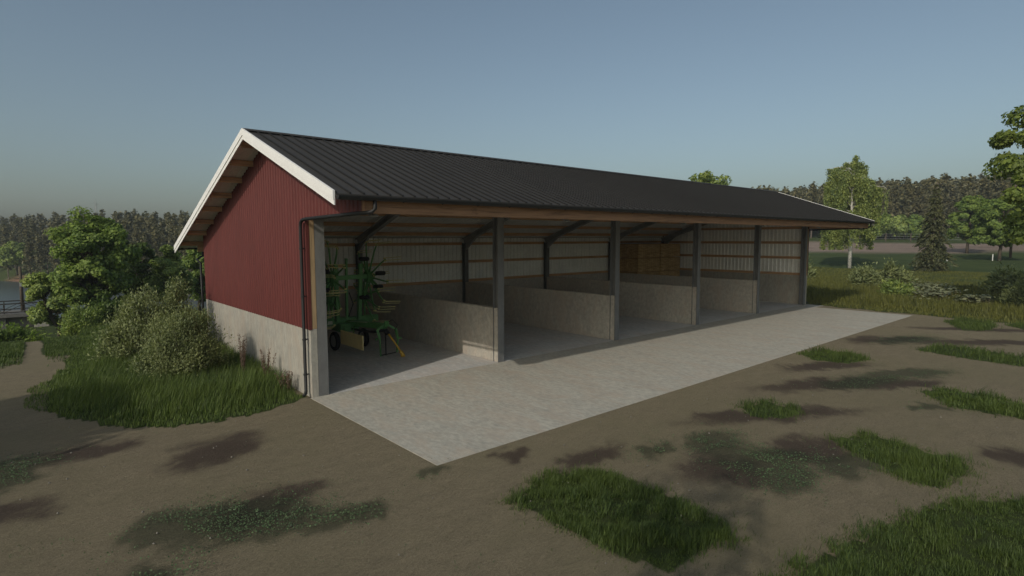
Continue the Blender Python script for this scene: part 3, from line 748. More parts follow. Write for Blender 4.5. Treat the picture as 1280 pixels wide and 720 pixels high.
def tree(name, label, cat, loc, H, rad, trunk_h, mat, seed, leaves=9000, leaf=.16, clumps=70, clump_r=.7, lobes=None, bark='bark', group=None, trunk_r=None, squash=1.0, lean=0.0, up=.35):
    """deciduous tree: forked limbs carry irregular clumps of leaves"""
    rg = np.random.default_rng(seed)
    root = empty(name, loc, 0, label, cat, group)
    cz = (H + trunk_h) / 2; hz = (H - trunk_h) / 2
    tr = trunk_r or H * .022
    # clump centres: shell-biased positions in an uneven ellipsoid
    C = []
    ph = rg.uniform(0, 6.28, 6)
    while len(C) < clumps:
        d = rg.normal(size=3); d /= np.linalg.norm(d)
        az = math.atan2(d[1], d[0])
        lump = 1 + .16 * math.sin(2 * az + ph[0]) + .12 * math.sin(3 * az + ph[1] + 2 * d[2]) + .10 * math.sin(5 * d[2] + ph[2])
        rr = rg.uniform(.30, 1.0) ** .55 * lump
        taper = 1.0 - .25 * max(0, d[2]) if squash == 1.0 else 1 - squash * .3 * max(0, d[2])
        p = np.array([d[0] * rad * rr * taper, d[1] * rad * rr * taper, cz + d[2] * hz * min(rr, 1.05)])
        if p[2] < trunk_h * .75: continue
        C.append(p)
    if lobes:
        for (dx, dy, dz, k, r_) in lobes:
            for _ in range(k): C.append(np.array([dx, dy, dz]) + rg.normal(size=3) * r_)
    C = np.array(C)
    # limbs
    paths = []
    top = Vector((lean, 0, H * .86))
    tp = [Vector((0, 0, -.3)), Vector((rg.normal() * .05, rg.normal() * .05, trunk_h * .6)), Vector((lean * .4 + rg.normal() * .12, rg.normal() * .12, trunk_h * 1.15)), Vector((lean * .7 + rg.normal() * .3, rg.normal() * .3, H * .62)), top]
    paths.append((tp, [tr * 1.25, tr, tr * .85, tr * .5, tr * .1]))
    order = rg.permutation(len(C))[:min(len(C), 46)]
    for i in order:
        c = Vector(C[i]); t = min(.95, max(.25, (c.z - .35 * math.hypot(c.x, c.y)) / H))
        z0 = max(trunk_h * .7, t * H * .8)
        # point on trunk polyline
        s = Vector((lean * z0 / H, 0, z0))
        for a, b in zip(tp[:-1], tp[1:]):
            if a.z <= z0 <= b.z: s = a.lerp(b, (z0 - a.z) / (b.z - a.z))
        mid = s.lerp(c, .5) + Vector((rg.normal() * .12, rg.normal() * .12, .10 * (c - s).length))
        r0 = tr * .32 * (1 - .5 * z0 / H)
        paths.append(([s, mid, c], [r0, r0 * .55, r0 * .15]))
    limb_mesh(paths, 6).build('trunk', bark, root, True)
    n = leaves // len(C)
    L = []; O = []
    for c in C:
        k = int(n * rg.uniform(.6, 1.4)); q = rg.normal(size=(k, 3)); q /= np.linalg.norm(q, axis=1)[:, None] + 1e-9
        r_ = clump_r * rg.uniform(.65, 1.3) * rg.uniform(.25, 1, k) ** .6
        L.append(c + q * r_[:, None] * np.array([1.1, 1.1, .78]))
        oc = c - np.array([0, 0, cz * .9]); O.append(q * .8 + oc / (np.linalg.norm(oc) + 1e-6) * .5)
    L = np.concatenate(L); O = np.concatenate(O)
    V, F = leaf_quads(L, leaf, up, seed, out=O)
    np_obj('crown', V, [F], mat, root)
    return root

def weeping_birch(loc, H, seed):
    rg = np.random.default_rng(seed)
    root = empty('birch_tree', loc, 0, 'weeping birch with white trunk and hanging crown behind the right end of the roof', 'tree')
    paths = []; tp = [Vector((0, 0, -.3)), Vector((.12, .05, H * .3)), Vector((.05, .1, H * .6)), Vector((.15, .0, H * .98))]
    paths.append((tp, [.24, .19, .12, .03]))
    L = []; D = []
    for i in range(34):
        az = rg.uniform(0, 6.28); z0 = H * rg.uniform(.34, .92); reach = (1.0 - (z0 / H) ** 2 * .50) * rg.uniform(1.5, 4.9)
        s = Vector((.08, .05, z0)); rise = rg.uniform(.5, 1.9) * (1 - .3 * (z0 / H))
        d = Vector((math.cos(az), math.sin(az), 0))
        p1 = s + d * reach * .45 + Vector((0, 0, rise)); p2 = s + d * reach * .85 + Vector((0, 0, rise * .8)); p3 = s + d * reach + Vector((0, 0, rise * .2))
        paths.append(([s, p1, p2, p3], [.05, .035, .02, .008]))
        for k in range(15):
            t = rg.uniform(.2, 1) ** .5; q = (s.lerp(p1, t / .45) if t < .45 else p1.lerp(p3, (t - .45) / .55))
            q = q + Vector((rg.normal() * .20, rg.normal() * .20, .1)); ln = rg.uniform(1.0, 4.4)
            ln = min(ln, q.z - H * .17)
            if ln < .3: continue
            m = int(ln * 46); tt = rg.uniform(0, 1, m)
            sw = rg.normal(size=2) * .12
            L.append(np.stack([q.x + sw[0] * tt + rg.normal(size=m) * .13, q.y + sw[1] * tt + rg.normal(size=m) * .13, q.z - ln * tt], 1))
            D.append(np.tile([0, 0, -1.0], (m, 1)))
    for k in range(46):     # short sprays that clothe the leader
        t = rg.uniform(.62, 1.0); az = rg.uniform(0, 6.28); r = .25 + 1.3 * (1 - t); m = 70; tt = rg.uniform(0, 1, m)
        cx_, cy_ = .12 + math.cos(az) * r * rg.uniform(.2, 1), math.sin(az) * r * rg.uniform(.2, 1)
        L.append(np.stack([cx_ + rg.normal(size=m) * .13, cy_ + rg.normal(size=m) * .13, H * t + .45 - 1.1 * tt], 1)); D.append(np.tile([0, 0, -1.0], (m, 1)))
    limb_mesh(paths, 6).build('trunk', 'birch', root, True)
    L = np.concatenate(L); D = np.concatenate(D)
    V, F = leaf_quads(L, .13, .1, seed, 1.9, D); np_obj('crown', V, [F], 'leaf_birch', root)
    return root

def spruce_geo(H, R, whorls, per, needles, size, seed, bare=.06, droop=.35, ragged=.3):
    rg = np.random.default_rng(seed); mb = MB()
    mb.tube([(0, 0, -.3), (rg.normal() * .03, 0, H * .5), (0, 0, H)], [H * .016, H * .010, .01], 6)
    L = []; D = []
    for w in range(whorls):
        t = (w + rg.uniform(-.3, .3)) / whorls; z = H * (bare + (1 - bare) * t)
        rr = R * (1 - t) ** .85 * rg.uniform(1 - ragged, 1 + ragged) + .08
        for k in range(per):
            az = 2 * math.pi * (k + rg.uniform(-.4, .4)) / per + w * 1.3; r = rr * rg.uniform(.7, 1.15)
            d = np.array([math.cos(az), math.sin(az), 0]); m = max(3, int(needles * (r / R + .15)))
            s = rg.uniform(.12, 1, m) ** .8
            dz = .12 * r * np.sin(s * 3) - droop * r * s ** 1.6
            side = np.array([-d[1], d[0], 0]); off = rg.normal(size=m) * .18 * r * (1 - s * .5)
            P = d * (s * r)[:, None] + side * off[:, None]; P[:, 2] = z + dz - np.abs(rg.normal(size=m)) * .06 * size * 3
            L.append(P); D.append(np.tile(d * .8 + np.array([0, 0, -.45]), (m, 1)) + side * (off / r)[:, None])
            if w % 3 == 0 and k % 2 == 0: mb.tube([(0, 0, z), tuple(d * r * .5 + np.array([0, 0, z + .05 * r])), tuple(d * r * .95 + np.array([0, 0, z - droop * r * .9]))], [.02, .012, .005], 4)
    V, F = leaf_quads(np.concatenate(L), size, .25, seed, 2.2, np.concatenate(D))
    return mb, V, F

def pine_geo(H, R, seed, size=.75, n=620, bare=.42):
    rg = np.random.default_rng(seed); mb = MB()
    mb.tube([(0, 0, -.5), (rg.normal() * .15, rg.normal() * .15, H * .5), (0, 0, H * .97)], [H * .013, H * .010, .03], 5)
    L = []
    for k in range(34):
        t = rg.uniform(0, 1) ** .9; z = H * (bare + (1 - bare) * t); r = R * (1 - t ** 1.6) * rg.uniform(.2, 1) + .15
        az = rg.uniform(0, 6.28); c = np.array([math.cos(az) * r, math.sin(az) * r, z])
        m = n // 34; L.append(c + rg.normal(size=(m, 3)) * np.array([.5, .5, .38]))
        if k % 2 == 0: mb.tube([(0, 0, z - .3), tuple(c)], [.06, .02], 4)
    L.append(np.array([0, 0, H]) + rg.normal(size=(18, 3)) * np.array([.18, .18, .6]))
    V, F = leaf_quads(np.concatenate(L), size, .3, seed, 1.5); return mb, V, F

def bush(name, label, cat, loc, rx, ry, h, mat, seed, leaves=7000, leaf=.05, clumps=60, cr=.28, group=None, spiky=.35):
    rg = np.random.default_rng(seed); root = empty(name, loc, 0, label, cat, group)
    C = []; paths = []
    for i in range(clumps):
        az = rg.uniform(0, 6.28); el = rg.uniform(.05, 1) ** .7
        r = math.sqrt(max(0, 1 - (el * .9) ** 2)) * rg.uniform(.35, 1)
        hh = h * (1 + rg.uniform(-spiky, .12))
        c = np.array([math.cos(az) * r * rx, math.sin(az) * r * ry, el * hh]); C.append(c)
        s = Vector((c[0] * .15 + rg.normal() * .05, c[1] * .15 + rg.normal() * .05, -.05))
        paths.append(([s, s.lerp(Vector(c), .55) + Vector((0, 0, h * .08)), Vector(c)], [.018, .011, .004]))
    limb_mesh(paths, 5).build('stems', 'bark', root, True)
    L = []
    for c in C:
        k = int(leaves / clumps * rg.uniform(.6, 1.4)); q = rg.normal(size=(k, 3))
        L.append(c + q * cr * np.array([.6, .6, .75]) * rg.uniform(.7, 1.2))
    L = np.concatenate(L); L = L[L[:, 2] > .02]
    D = L.copy(); D[:, 2] = np.abs(D[:, 2]) + h * .5
    V, F = leaf_quads(L, leaf, .1, seed, 2.6, D); np_obj('foliage', V, [F], mat, root)
    return root

def blades(P, h, w, seed, bend=.35, wind=(0.15, .05)):
    """curved 2-segment grass blades. P (n,3) roots, h (n,) heights"""
    rg = np.random.default_rng(seed); n = len(P)
    az = rg.uniform(0, 6.283, n); d = np.stack([np.cos(az), np.sin(az), np.zeros(n)], 1); s = np.stack([-d[:, 1], d[:, 0], np.zeros(n)], 1)
    b = (bend * rg.uniform(.2, 1.3, n) * h)[:, None]; ww = (w * rg.uniform(.6, 1.3, n))[:, None]
    up = np.array([0, 0, 1.0]); H = h[:, None]; wd = np.array([wind[0], wind[1], 0]) * H
    m = P + up * H * .55 + d * b * .35 + wd * .3; t = P + up * H * (1 - .12 * bend) + d * b + wd
    V = np.stack([P - s * ww * .5, P + s * ww * .5, m + s * ww * .42, m - s * ww * .42, t], 1).reshape(-1, 3)
    i = np.arange(n)[:, None] * 5
    return V, i + np.array([[0, 1, 2, 3]]), i + np.array([[3, 2, 4]])

def grass_obj(name, X, Y, h, w, mat, seed, label, cat='grass', bend=.35, group=None):
    Z = terrain(X, Y) - .03
    V, Q, T = blades(np.stack([X, Y, Z], 1), h, w, seed, bend)
    o = np_obj(name, V, [Q, T], mat); tag(o, label, cat, group, 'stuff'); return o

def build_grass():
    rg = np.random.default_rng(5)
    # left: tall meadow grass round the willow shrubs
    n = 150000
    X = rg.uniform(-6.2, 3.5, n); Y = rg.uniform(-.7, 20, n)
    keep = left_grass_mask(X, Y) & ~((X > -.40) & (Y < 10.4)); keep &= rg.random(n) < np.clip(1.3 - (Y - 4) / 22, .35, 1)
    X, Y = X[keep], Y[keep]
    edge = np.full(X.shape, 9.)
    for i in range(10):
        x0, y0 = LEFTG[i]; x1, y1 = LEFTG[i + 1]; dx, dy = x1 - x0, y1 - y0
        t = np.clip(((X - x0) * dx + (Y - y0) * dy) / (dx * dx + dy * dy), 0, 1); edge = np.minimum(edge, np.hypot(X - x0 - t * dx, Y - y0 - t * dy))
    h = (.10 + .36 * sst(.2, 1.5, edge) * (.6 + .8 * fbm(X * .7, Y * .7))) * rg.uniform(.6, 1.25, len(X))
    grass_obj('tall_grass', X, Y, h, .014, 'grass_tall', 1, 'tall tufted green grass between the gable wall and the track on the left')
    # track verge
    n = 60000; X = rg.uniform(-9.5, -4, n); Y = rg.uniform(9.0, 22, n)
    cx = -6.35 + (Y - 12) * .02
    rut = (np.abs(X - cx - .85) < .30) | (np.abs(X - cx + .75) < .30)
    keep = ~rut & (sst(9.5, 12.5, Y + (fbm(X * 1.5, Y * 1.5) - .5) * 3) > rg.random(n)) & ~left_grass_mask(X, Y)
    X, Y = X[keep], Y[keep]
    grass_obj('verge_grass', X, Y, .11 * rg.uniform(.6, 1.4, len(X)), .02, 'grass_short', 2, 'short green grass strip between the two wheel ruts of the track')
    # patches in the yard
    lab = {'a': 'large short green grass patch in the foreground below the corner of the apron', 'b': 'ragged green grass patch in the middle of the dirt yard, right of the weeds',
           'c': 'small oval grass tuft in the dirt with dark soil right below it', 'd': 'low oval grass patch touching the long edge of the concrete apron', 'e': 'long thin grass strip furthest up the dirt yard at the right picture edge',
           'f': 'long grass strip at the right picture edge, nearer than the other strip', 'g': 'biggest grass patch filling the bottom right corner of the picture', 'h': 'small grass patch beyond the far corner of the apron, joined to the meadow edge',
           'i': 'thin grass sliver by the meadow edge at the right picture border'}
    den = {'a': 6500, 'g': 4200, 'b': 2600, 'c': 2600, 'd': 1100, 'e': 550, 'f': 1100, 'h': 500, 'i': 500}
    for k, (nm, poly) in enumerate(PATCH.items()):
        p = np.array(poly); lo = p.min(0) - .3; hi = p.max(0) + .3; n = int((hi - lo).prod() * den[nm])
        X = rg.uniform(lo[0], hi[0], n); Y = rg.uniform(lo[1], hi[1], n); a, b = rough(X, Y, .26, 2.2); a, b = rough(a, b, .12, 7); a = a + rg.normal(size=len(X)) * .10; b = b + rg.normal(size=len(X)) * .10
        clump = fbm(X * 5, Y * 5)
        keep = inpoly(a, b, poly) & (clump > .28 + .24 * rg.random(n)); X, Y = X[keep], Y[keep]
        far = nm in 'defhi'
        h = (.035 + .13 * sst(.25, .75, fbm(X * 3.4 + 9, Y * 3.4))) * rg.uniform(.6, 1.5, len(X)) * (1.35 if far else (.8 if nm in 'ag' else 1.0))
        grass_obj('grass_patch', X, Y, h, .008 if not far else .016, 'grass_short', 20 + k, lab[nm], group='grass patches in the dirt yard', bend=.7)
    X = []; Y = []
    for nm, poly in PATCH.items():
        if nm in 'hi': continue
        p = np.array(poly)
        for i in range(len(p)):
            a0, b0 = p[i], p[(i + 1) % len(p)]; m = int(np.hypot(*(b0 - a0)) * 170); t = rg.random((m, 1)); q = a0 + (b0 - a0) * t + rg.normal(size=(m, 2)) * rg.choice([.06, .14, .3], (m, 1))
            X.append(q[:, 0]); Y.append(q[:, 1])
    X = np.concatenate(X); Y = np.concatenate(Y); kk = fbm(X * 4, Y * 4) > .42; X, Y = X[kk], Y[kk]
    grass_obj('stray_grass', X, Y, .055 * rg.uniform(.5, 1.5, len(X)), .009, 'grass_short', 61, 'thin stray grass blades fringing the patches in the dirt', bend=.9)
    n = 16000; X = rg.uniform(-7, 16, n); Y = rg.uniform(-13, 2, n); kk = (fbm(X * 1.1 + 40, Y * 1.1) > .60) & ((Y < -5.9) | (X < -.5)); X, Y = X[kk], Y[kk]
    grass_obj('stray_grass', X, Y, .03 * rg.uniform(.5, 1.5, len(X)), .008, 'clover', 62, 'sparse tiny weeds coming up through the bare dirt of the yard', bend=1.2)
    # clover / weeds mats
    wl = ['clover mat at the bottom left of the dirt yard, beside a dark soil stain', None]
    L = []
    for (cx, cy, rx, ry, an) in WEED:
        n = int(3400 * rx * ry * (1 if cx < 8 else .5)); u = rg.normal(size=n) * .72; v = rg.normal(size=n) * .72
        X = cx + u * rx * math.cos(an) - v * ry * math.sin(an); Y = cy + u * rx * math.sin(an) + v * ry * math.cos(an)
        kk = fbm(X * 2.5 + 5, Y * 2.5) > .44; X, Y = X[kk], Y[kk]
        L.append(np.stack([X, Y, terrain(X, Y) + .012 + rg.random(len(X)) * .03], 1))
    L = np.concatenate(L); V, F = leaf_quads(L, .021, 1.4, 77, 1.15)
    tag(np_obj('clover_mats', V, [F], 'clover'), 'low bluish green clover leaves scattered in thin mats over the dirt', 'clover', None, 'stuff')
    # scattered short blades on the dirt along the apron and yard
    # loose stones
    n = 900; X = rg.uniform(-8, 14, n); Y = rg.uniform(-13.5, 3, n); kk = (Y < -5.9) | (X < -.5); X, Y = X[kk], Y[kk]; kk = ~left_grass_mask(X, Y); X, Y = X[kk], Y[kk]; n = len(X)
    base = np.array([(1,0,0),(0,1,0),(-1,0,0),(0,-1,0),(0,0,.8),(0,0,-.8)], float); tri = np.array([(0,1,4),(1,2,4),(2,3,4),(3,0,4),(1,0,5),(2,1,5),(3,2,5),(0,3,5)])
    r = (.006 + .018 * rg.random(n) ** 3)[:, None, None]; a = rg.uniform(0, 6.28, n); ca, sa = np.cos(a)[:, None], np.sin(a)[:, None]
    B_ = base[None] * rg.uniform(.6, 1.4, (n, 6, 3)) * r; Px = B_[..., 0] * ca - B_[..., 1] * sa + X[:, None]; Py = B_[..., 0] * sa + B_[..., 1] * ca + Y[:, None]
    V = np.stack([Px, Py, B_[..., 2] + terrain(X, Y)[:, None] - .002], -1).reshape(-1, 3)
    tag(np_obj('pebbles', V, [(tri[None] + np.arange(n)[:, None, None] * 6).reshape(-1, 3)], 'stone'), 'small loose grey pebbles scattered over the dirt yard', 'pebbles', None, 'stuff')
    # right meadow
    n = 150000
    X = 29 + rg.random(n) ** 1.25 * 40; Y = rg.uniform(-16, 24, n)
    keep = right_grass_mask(X, Y) & (Y < 2 + (X - 29) * .62) & (Y > -16) & ~((X < 31.4) & (Y > -.0) & (Y < 10.6)); X, Y = X[keep], Y[keep]
    h = (.14 + .42 * sst(.4, 4, X - 30) * fbm(X * .35, Y * .35) * 1.3) * rg.uniform(.6, 1.3, len(X)) * (1 - .7 * sst(46, 56, X))
    grass_obj('meadow_grass', X, Y, h, .032, 'grass_meadow', 3, 'knee high olive green meadow grass beyond the far end of the shed')

def build_forest():
    rg = np.random.default_rng(11)
    protos = []
    for k, (kind, H, R) in enumerate((('pine', 15.5, 1.7), ('spruce', 15, 1.6), ('pine', 16.5, 1.5), ('spruce', 16, 1.5))):
        if kind == 'pine': mb, V, F = pine_geo(H, R, 30 + k, .62, 900, .24)
        else: mb, V, F = spruce_geo(H, R, 15, 7, 9, .62, 40 + k, .14, .45)
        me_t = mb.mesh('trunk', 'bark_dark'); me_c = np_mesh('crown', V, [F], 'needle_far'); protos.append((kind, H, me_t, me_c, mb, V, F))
    spots = []
    # far bank of the river (left of the shed)
    for row in range(6):
        for x in np.arange(-34, 52, 2.9):
            xx = x + rg.uniform(-1.5, 1.5); d = 1.5 + row * 6.5 + rg.uniform(-2, 2)
            spots.append((xx, float(shore(xx)) + d, 'L', row))
    # beyond the ploughed field (right)
    for row in range(5):
        for y in np.arange(-22, 100, 3.0):
            yy = y + rg.uniform(-1.6, 1.6); xx = 158 + row * 7 + rg.uniform(-2.5, 2.5) - .12 * yy + max(0, (yy - 60)) * -.3
            spots.append((xx, yy, 'R', row))
    spots = [s for s in spots if math.hypot(s[0] + 5.8, s[1] + 14) > 60]
    cam = np.array([-5.83, -14.04])
    def az(s): return math.degrees(math.atan2(s[1] - cam[1], s[0] - cam[0]))
    vis = [s for s in spots if (s[2] == 'L' and 74.5 < az(s) < 92.5) or (s[2] == 'R' and 5 < az(s) < 29.5)]
    hid = [s for s in spots if s not in vis]
    vis.sort(key=lambda s: s[3]); ones = vis[:290]; rest = vis[290:] + hid
    # further ranks and outlying stretches read as one mass
    for row in range(9):
        for x in np.arange(-60, 60, 3.0):
            xx = x + rg.uniform(-2, 2); rest.append((xx, float(shore(xx)) + 40 + row * 9 + rg.uniform(-3, 3), 'L', 9))
        for y in np.arange(-50, 130, 3.2):
            yy = y + rg.uniform(-2, 2); rest.append((196 + row * 9 - .12 * yy + rg.uniform(-3, 3), yy, 'R', 9))
    for (x, y, side, row) in ones:
        k = int(rg.choice([0, 1, 2, 3], p=[.40, .12, .38, .10])); kind, H, mt, mc = protos[k][:4]
        sc = rg.uniform(.88, 1.06) * (.53 if side == 'L' else .82)
        kindn = {'pine': 'pine_tree', 'spruce': 'fir_tree'}[kind]
        lab = {('L', 'pine'): 'bare-stemmed dark pine in the dense wood across the river on the left', ('L', 'spruce'): 'dark pointed fir in the dense wood across the river on the left',
               ('R', 'pine'): 'bare-stemmed dark pine in the forest beyond the ploughed field on the right', ('R', 'spruce'): 'dark pointed fir in the forest beyond the ploughed field on the right'}[(side, kind)]
        r = empty(kindn, (x, y, tz(x, y)), rg.uniform(0, 6.28), lab, 'tree', {'L': 'conifers of the wood across the river', 'R': 'conifers of the forest beyond the field'}[side] + (' pines' if kind == 'pine' else ' firs'))
        r.scale = (sc, sc, sc)
        for nm, me in (('trunk', mt), ('crown', mc)):
            o = bpy.data.objects.new(nm, me); COL.objects.link(o); o.parent = r
    VV = []; FF = []; off = 0
    TV = []; TF = []; toff = 0
    for (x, y, side, row) in rest:
        k = int(rg.choice([0, 1, 2, 3], p=[.40, .12, .38, .10])); kind, H, _, _, mb, V, F = protos[k]
        sc = rg.uniform(.9, 1.08) * (.53 if side == 'L' else .82); a = rg.uniform(0, 6.28); ca, sa = math.cos(a) * sc, math.sin(a) * sc
        z = tz(x, y)
        sub = rg.random(len(F)) < .45
        Vq = V.reshape(-1, 4, 3)[sub]; cen = Vq.mean(1, keepdims=True); Vq = (cen + (Vq - cen) * 1.45).reshape(-1, 3)
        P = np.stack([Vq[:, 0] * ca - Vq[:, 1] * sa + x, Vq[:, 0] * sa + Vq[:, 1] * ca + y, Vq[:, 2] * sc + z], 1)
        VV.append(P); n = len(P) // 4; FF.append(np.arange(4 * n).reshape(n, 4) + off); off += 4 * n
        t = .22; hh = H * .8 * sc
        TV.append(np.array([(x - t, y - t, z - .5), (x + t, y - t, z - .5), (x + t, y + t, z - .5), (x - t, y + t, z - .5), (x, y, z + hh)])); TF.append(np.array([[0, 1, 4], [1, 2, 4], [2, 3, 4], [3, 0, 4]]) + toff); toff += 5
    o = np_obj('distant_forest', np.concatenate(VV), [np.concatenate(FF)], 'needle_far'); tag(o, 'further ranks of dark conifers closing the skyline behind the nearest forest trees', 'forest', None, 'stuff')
    p = np_obj('stems', np.concatenate(TV), [np.concatenate(TF)], 'bark_dark', o)

def build_vegetation():
    def at(x, y): return (x, y, tz(x, y))
    tree('broadleaf_tree', 'tall spreading green tree on the left, tallest one in front of the river', 'tree', at(-2.4, 24.8), 7.0, 2.15, 1.7, 'leaf_big', 101, 34000, .115, 120, .45, trunk_r=.2)
    tree('broadleaf_tree', 'smaller light green round tree leaning out left of the tallest tree', 'tree', at(-4.25, 25.0), 4.0, 1.15, 1.2, 'leaf_light', 102, 13000, .10, 50, .34, trunk_r=.09)
    tree('broadleaf_tree', 'dark green tree tucked behind the right side of the tallest left tree', 'tree', at(-0.1, 28.6), 5.9, 1.2, 1.4, 'leaf_dark', 103, 13000, .12, 56, .38)
    tree('broadleaf_tree', 'pale green tree between the dark tree and the red gable', 'tree', at(1.4, 26.6), 5.0, 1.3, 1.3, 'leaf_light', 104, 15000, .11, 60, .38)
    tree('broadleaf_tree', 'mid green tree half hidden behind the back corner of the red gable', 'tree', at(4.1, 31.5), 5.3, 1.5, 1.5, 'leaf_big', 105, 9000, .15, 50, .45)
    # far bank trees
    tree('bank_tree', 'small round bright green tree on the orange far river bank, left of the tallest tree', 'tree', at(-5.5, float(shore(-5.5)) + 4), 7, 3.2, 1.5, 'leaf_light', 106, 5000, .38, 40, 1.0)
    tree('bank_tree', 'small round green tree on the far river bank at the left picture edge', 'tree', at(-13, float(shore(-13)) + 5), 7.5, 3.4, 1.6, 'leaf_big', 107, 5000, .38, 40, 1.0)
    # shrubs beside the gable
    bush('willow_shrub', 'olive grey willow shrub nearest the concrete gable wall, tall and wide', 'shrub', at(-2.35, 4.5), 1.12, 1.15, 1.95, 'leaf_olive', 201, 34000, .027, 110, .24, 'willow shrubs beside the gable')
    bush('willow_shrub', 'lighter olive willow shrub behind and left of the nearest shrub', 'shrub', at(-2.75, 8.1), 1.25, 1.3, 2.0, 'leaf_olive', 202, 20000, .038, 90, .27, 'willow shrubs beside the gable')
    bush('willow_shrub', 'narrow upright willow shrub against the back end of the gable wall', 'shrub', at(-1.5, 9.3), .55, .6, 2.3, 'leaf_olive', 203, 8000, .035, 46, .22, 'willow shrubs beside the gable')
    bush('round_bush', 'small pale rounded bush under the tallest left tree beside the track', 'shrub', at(-3.6, 18.6), .85, .85, 1.15, 'leaf_light', 204, 9000, .045, 44, .24)
    bush('round_bush', 'dark leafy bush at the foot of the tallest left tree', 'shrub', at(-2.4, 19.6), .9, 1.0, 1.25, 'leaf_dark', 205, 7000, .07, 44, .32)
    bush('bank_bush', 'low bluish green bush row at the top of the river bank by the bridge', 'shrub', at(-6.6, 21.8), 2.2, .8, .8, 'leaf_big', 206, 6000, .07, 40, .3)
    # seed stalks by the wall
    for k, (x, y, h, lab) in enumerate(((-1.0, 3.4, 1.35, 'brown dock stalk cluster against the concrete wall, the taller and left one'), (-.72, 2.15, 1.1, 'brown dock stalk cluster against the concrete wall, the shorter middle one'), (-.62, .95, .6, 'low dark stalk tuft against the concrete wall nearest the downpipe'))):
        rg = np.random.default_rng(300 + k); r = empty('dock_plant', (x, y, 0), 0, lab, 'plant', 'dock stalks along the gable wall')
        mb = MB(); L = []; D = []
        for s in range(9):
            a = rg.uniform(0, 6.28); rr = rg.uniform(.05, .28); hh = h * rg.uniform(.7, 1.05); p = Vector((math.cos(a) * rr, math.sin(a) * rr, hh))
            mb.tube([(p.x * .3, p.y * .3, 0), (p.x * .7, p.y * .7, hh * .6), tuple(p)], [.008, .006, .003], 5)
            m = 45; t = rg.uniform(.35, 1, m); L.append(np.stack([p.x * t, p.y * t, hh * t], 1) + rg.normal(size=(m, 3)) * .022); D.append(np.tile([0, 0, 1.0], (m, 1)))
        mb.build('stems', 'seedhead', r); V, F = leaf_quads(np.concatenate(L), .022, .1, 5, 2.0, np.concatenate(D)); np_obj('seed_heads', V, [F], 'seedhead', r)
    # right side
    weeping_birch(at(70, 10.6), 13.2, 401)
    mb, V, F = spruce_geo(9.3, 1.95, 30, 9, 46, .13, 402, .03, .42, .3)
    r = empty('spruce_tree', at(68, 2.0), 0, 'dark ragged drooping spruce standing alone in the meadow', 'tree'); mb.build('trunk', 'bark_dark', r); np_obj('crown', V, [F], 'needle', r)
    tree('broadleaf_tree', 'round mid green tree right of the spruce, left of the two by the white posts', 'tree', at(103.0, 5.3), 8.4, 3.0, 1.6, 'leaf_big', 501, 15000, .24, 80, .65)
    tree('broadleaf_tree', 'broad green tree between the round tree and the big maple', 'tree', at(87.0, -.8), 8.3, 3.1, 1.6, 'leaf_big', 502, 18000, .22, 90, .65)
    tree('maple_tree', 'large close maple reaching in from the right picture edge above the other trees', 'tree', (33.5, -11.7, 0.0), 11.8, 3.7, 3.0, 'leaf_maple', 503, 52000, .15, 190, .62, trunk_r=.28)
    tree('broadleaf_tree', 'green tree whose top shows over the roof ridge of the shed', 'tree', at(52, 19.5), 11.0, 3.2, 3.0, 'leaf_light', 504, 12000, .25, 70, .8)
    for k, (x, y, h, lab) in enumerate(((150, 29.3, 5.6, 'small tree before the forest, leftmost of three between birch and spruce'), (149, 26.6, 5.2, 'small tree before the forest, middle one of three between birch and spruce'), (150, 23.4, 5.8, 'small tree before the forest, rightmost of three, just left of the spruce'), (140, 62, 6.5, 'small tree low behind the open end of the shed before the forest'))):
        tree('field_tree', lab, 'tree', at(x, y), h, 2.2, 1.0, 'leaf_big' if k % 2 == 0 else 'leaf_light', 510 + k, 4500, .45, 40, 1.0, group='small trees along the field edge')
    bush('meadow_shrub', 'pale leafy shrub at the foot of the birch', 'shrub', at(45.5, 1.5), 1.0, 1.0, .95, 'leaf_olive', 601, 5000, .09, 40, .42)
    bush('meadow_shrub', 'light green shrub against the far end of the shed', 'shrub', at(50, 8.6), 1.3, 1.3, 1.2, 'leaf_olive', 603, 6000, .12, 44, .45)
    bush('meadow_shrub', 'large olive shrub at the right picture edge below the maple', 'shrub', at(37.0, -9.6), 1.1, 1.3, 1.2, 'leaf_olive', 604, 13000, .07, 80, .4)
    bush('meadow_shrub', 'olive shrub behind and left of the large shrub at the right edge', 'shrub', at(44.5, -7.8), 1.5, 1.5, 1.3, 'leaf_olive', 605, 7000, .12, 50, .42)
    bush('meadow_shrub', 'low bright green nettle clump in the middle of the meadow', 'shrub', at(38.3, -2.6), 1.0, 1.1, .8, 'leaf_light', 606, 3500, .10, 26, .3)
    bush('meadow_shrub', 'small pale shrub between the birch and the spruce', 'shrub', at(49, .5), 1.0, 1.2, 1.2, 'leaf_olive', 607, 3000, .12, 26, .35)
    # pale flat fronds
    for k, (x, y, rx, ry, lab) in enumerate(((39.5, -4.4, 2.6, 1.2, 'pale flat-leaved weed bed in the meadow right of the nettle clump'), (43.5, -3.2, 2.0, 1.6, 'pale flat-leaved weed bed just in front of the spruce'), (37, -7.0, .9, .8, 'small pale flat-leaved weed bed near the right edge shrub'))):
        rg = np.random.default_rng(700 + k); n = 420; X = x + rg.normal(size=n) * rx * .5; Y = y + rg.normal(size=n) * ry * .5
        P = np.stack([X, Y, terrain(X, Y) + rg.uniform(.25, .62, n)], 1); V, F = leaf_quads(P, .17, 3.0, k, 1.6)
        st = MB()
        for j in range(0, n, 5): st.tube([(X[j], Y[j], P[j, 2] - .65), tuple(P[j])], .008, 3)
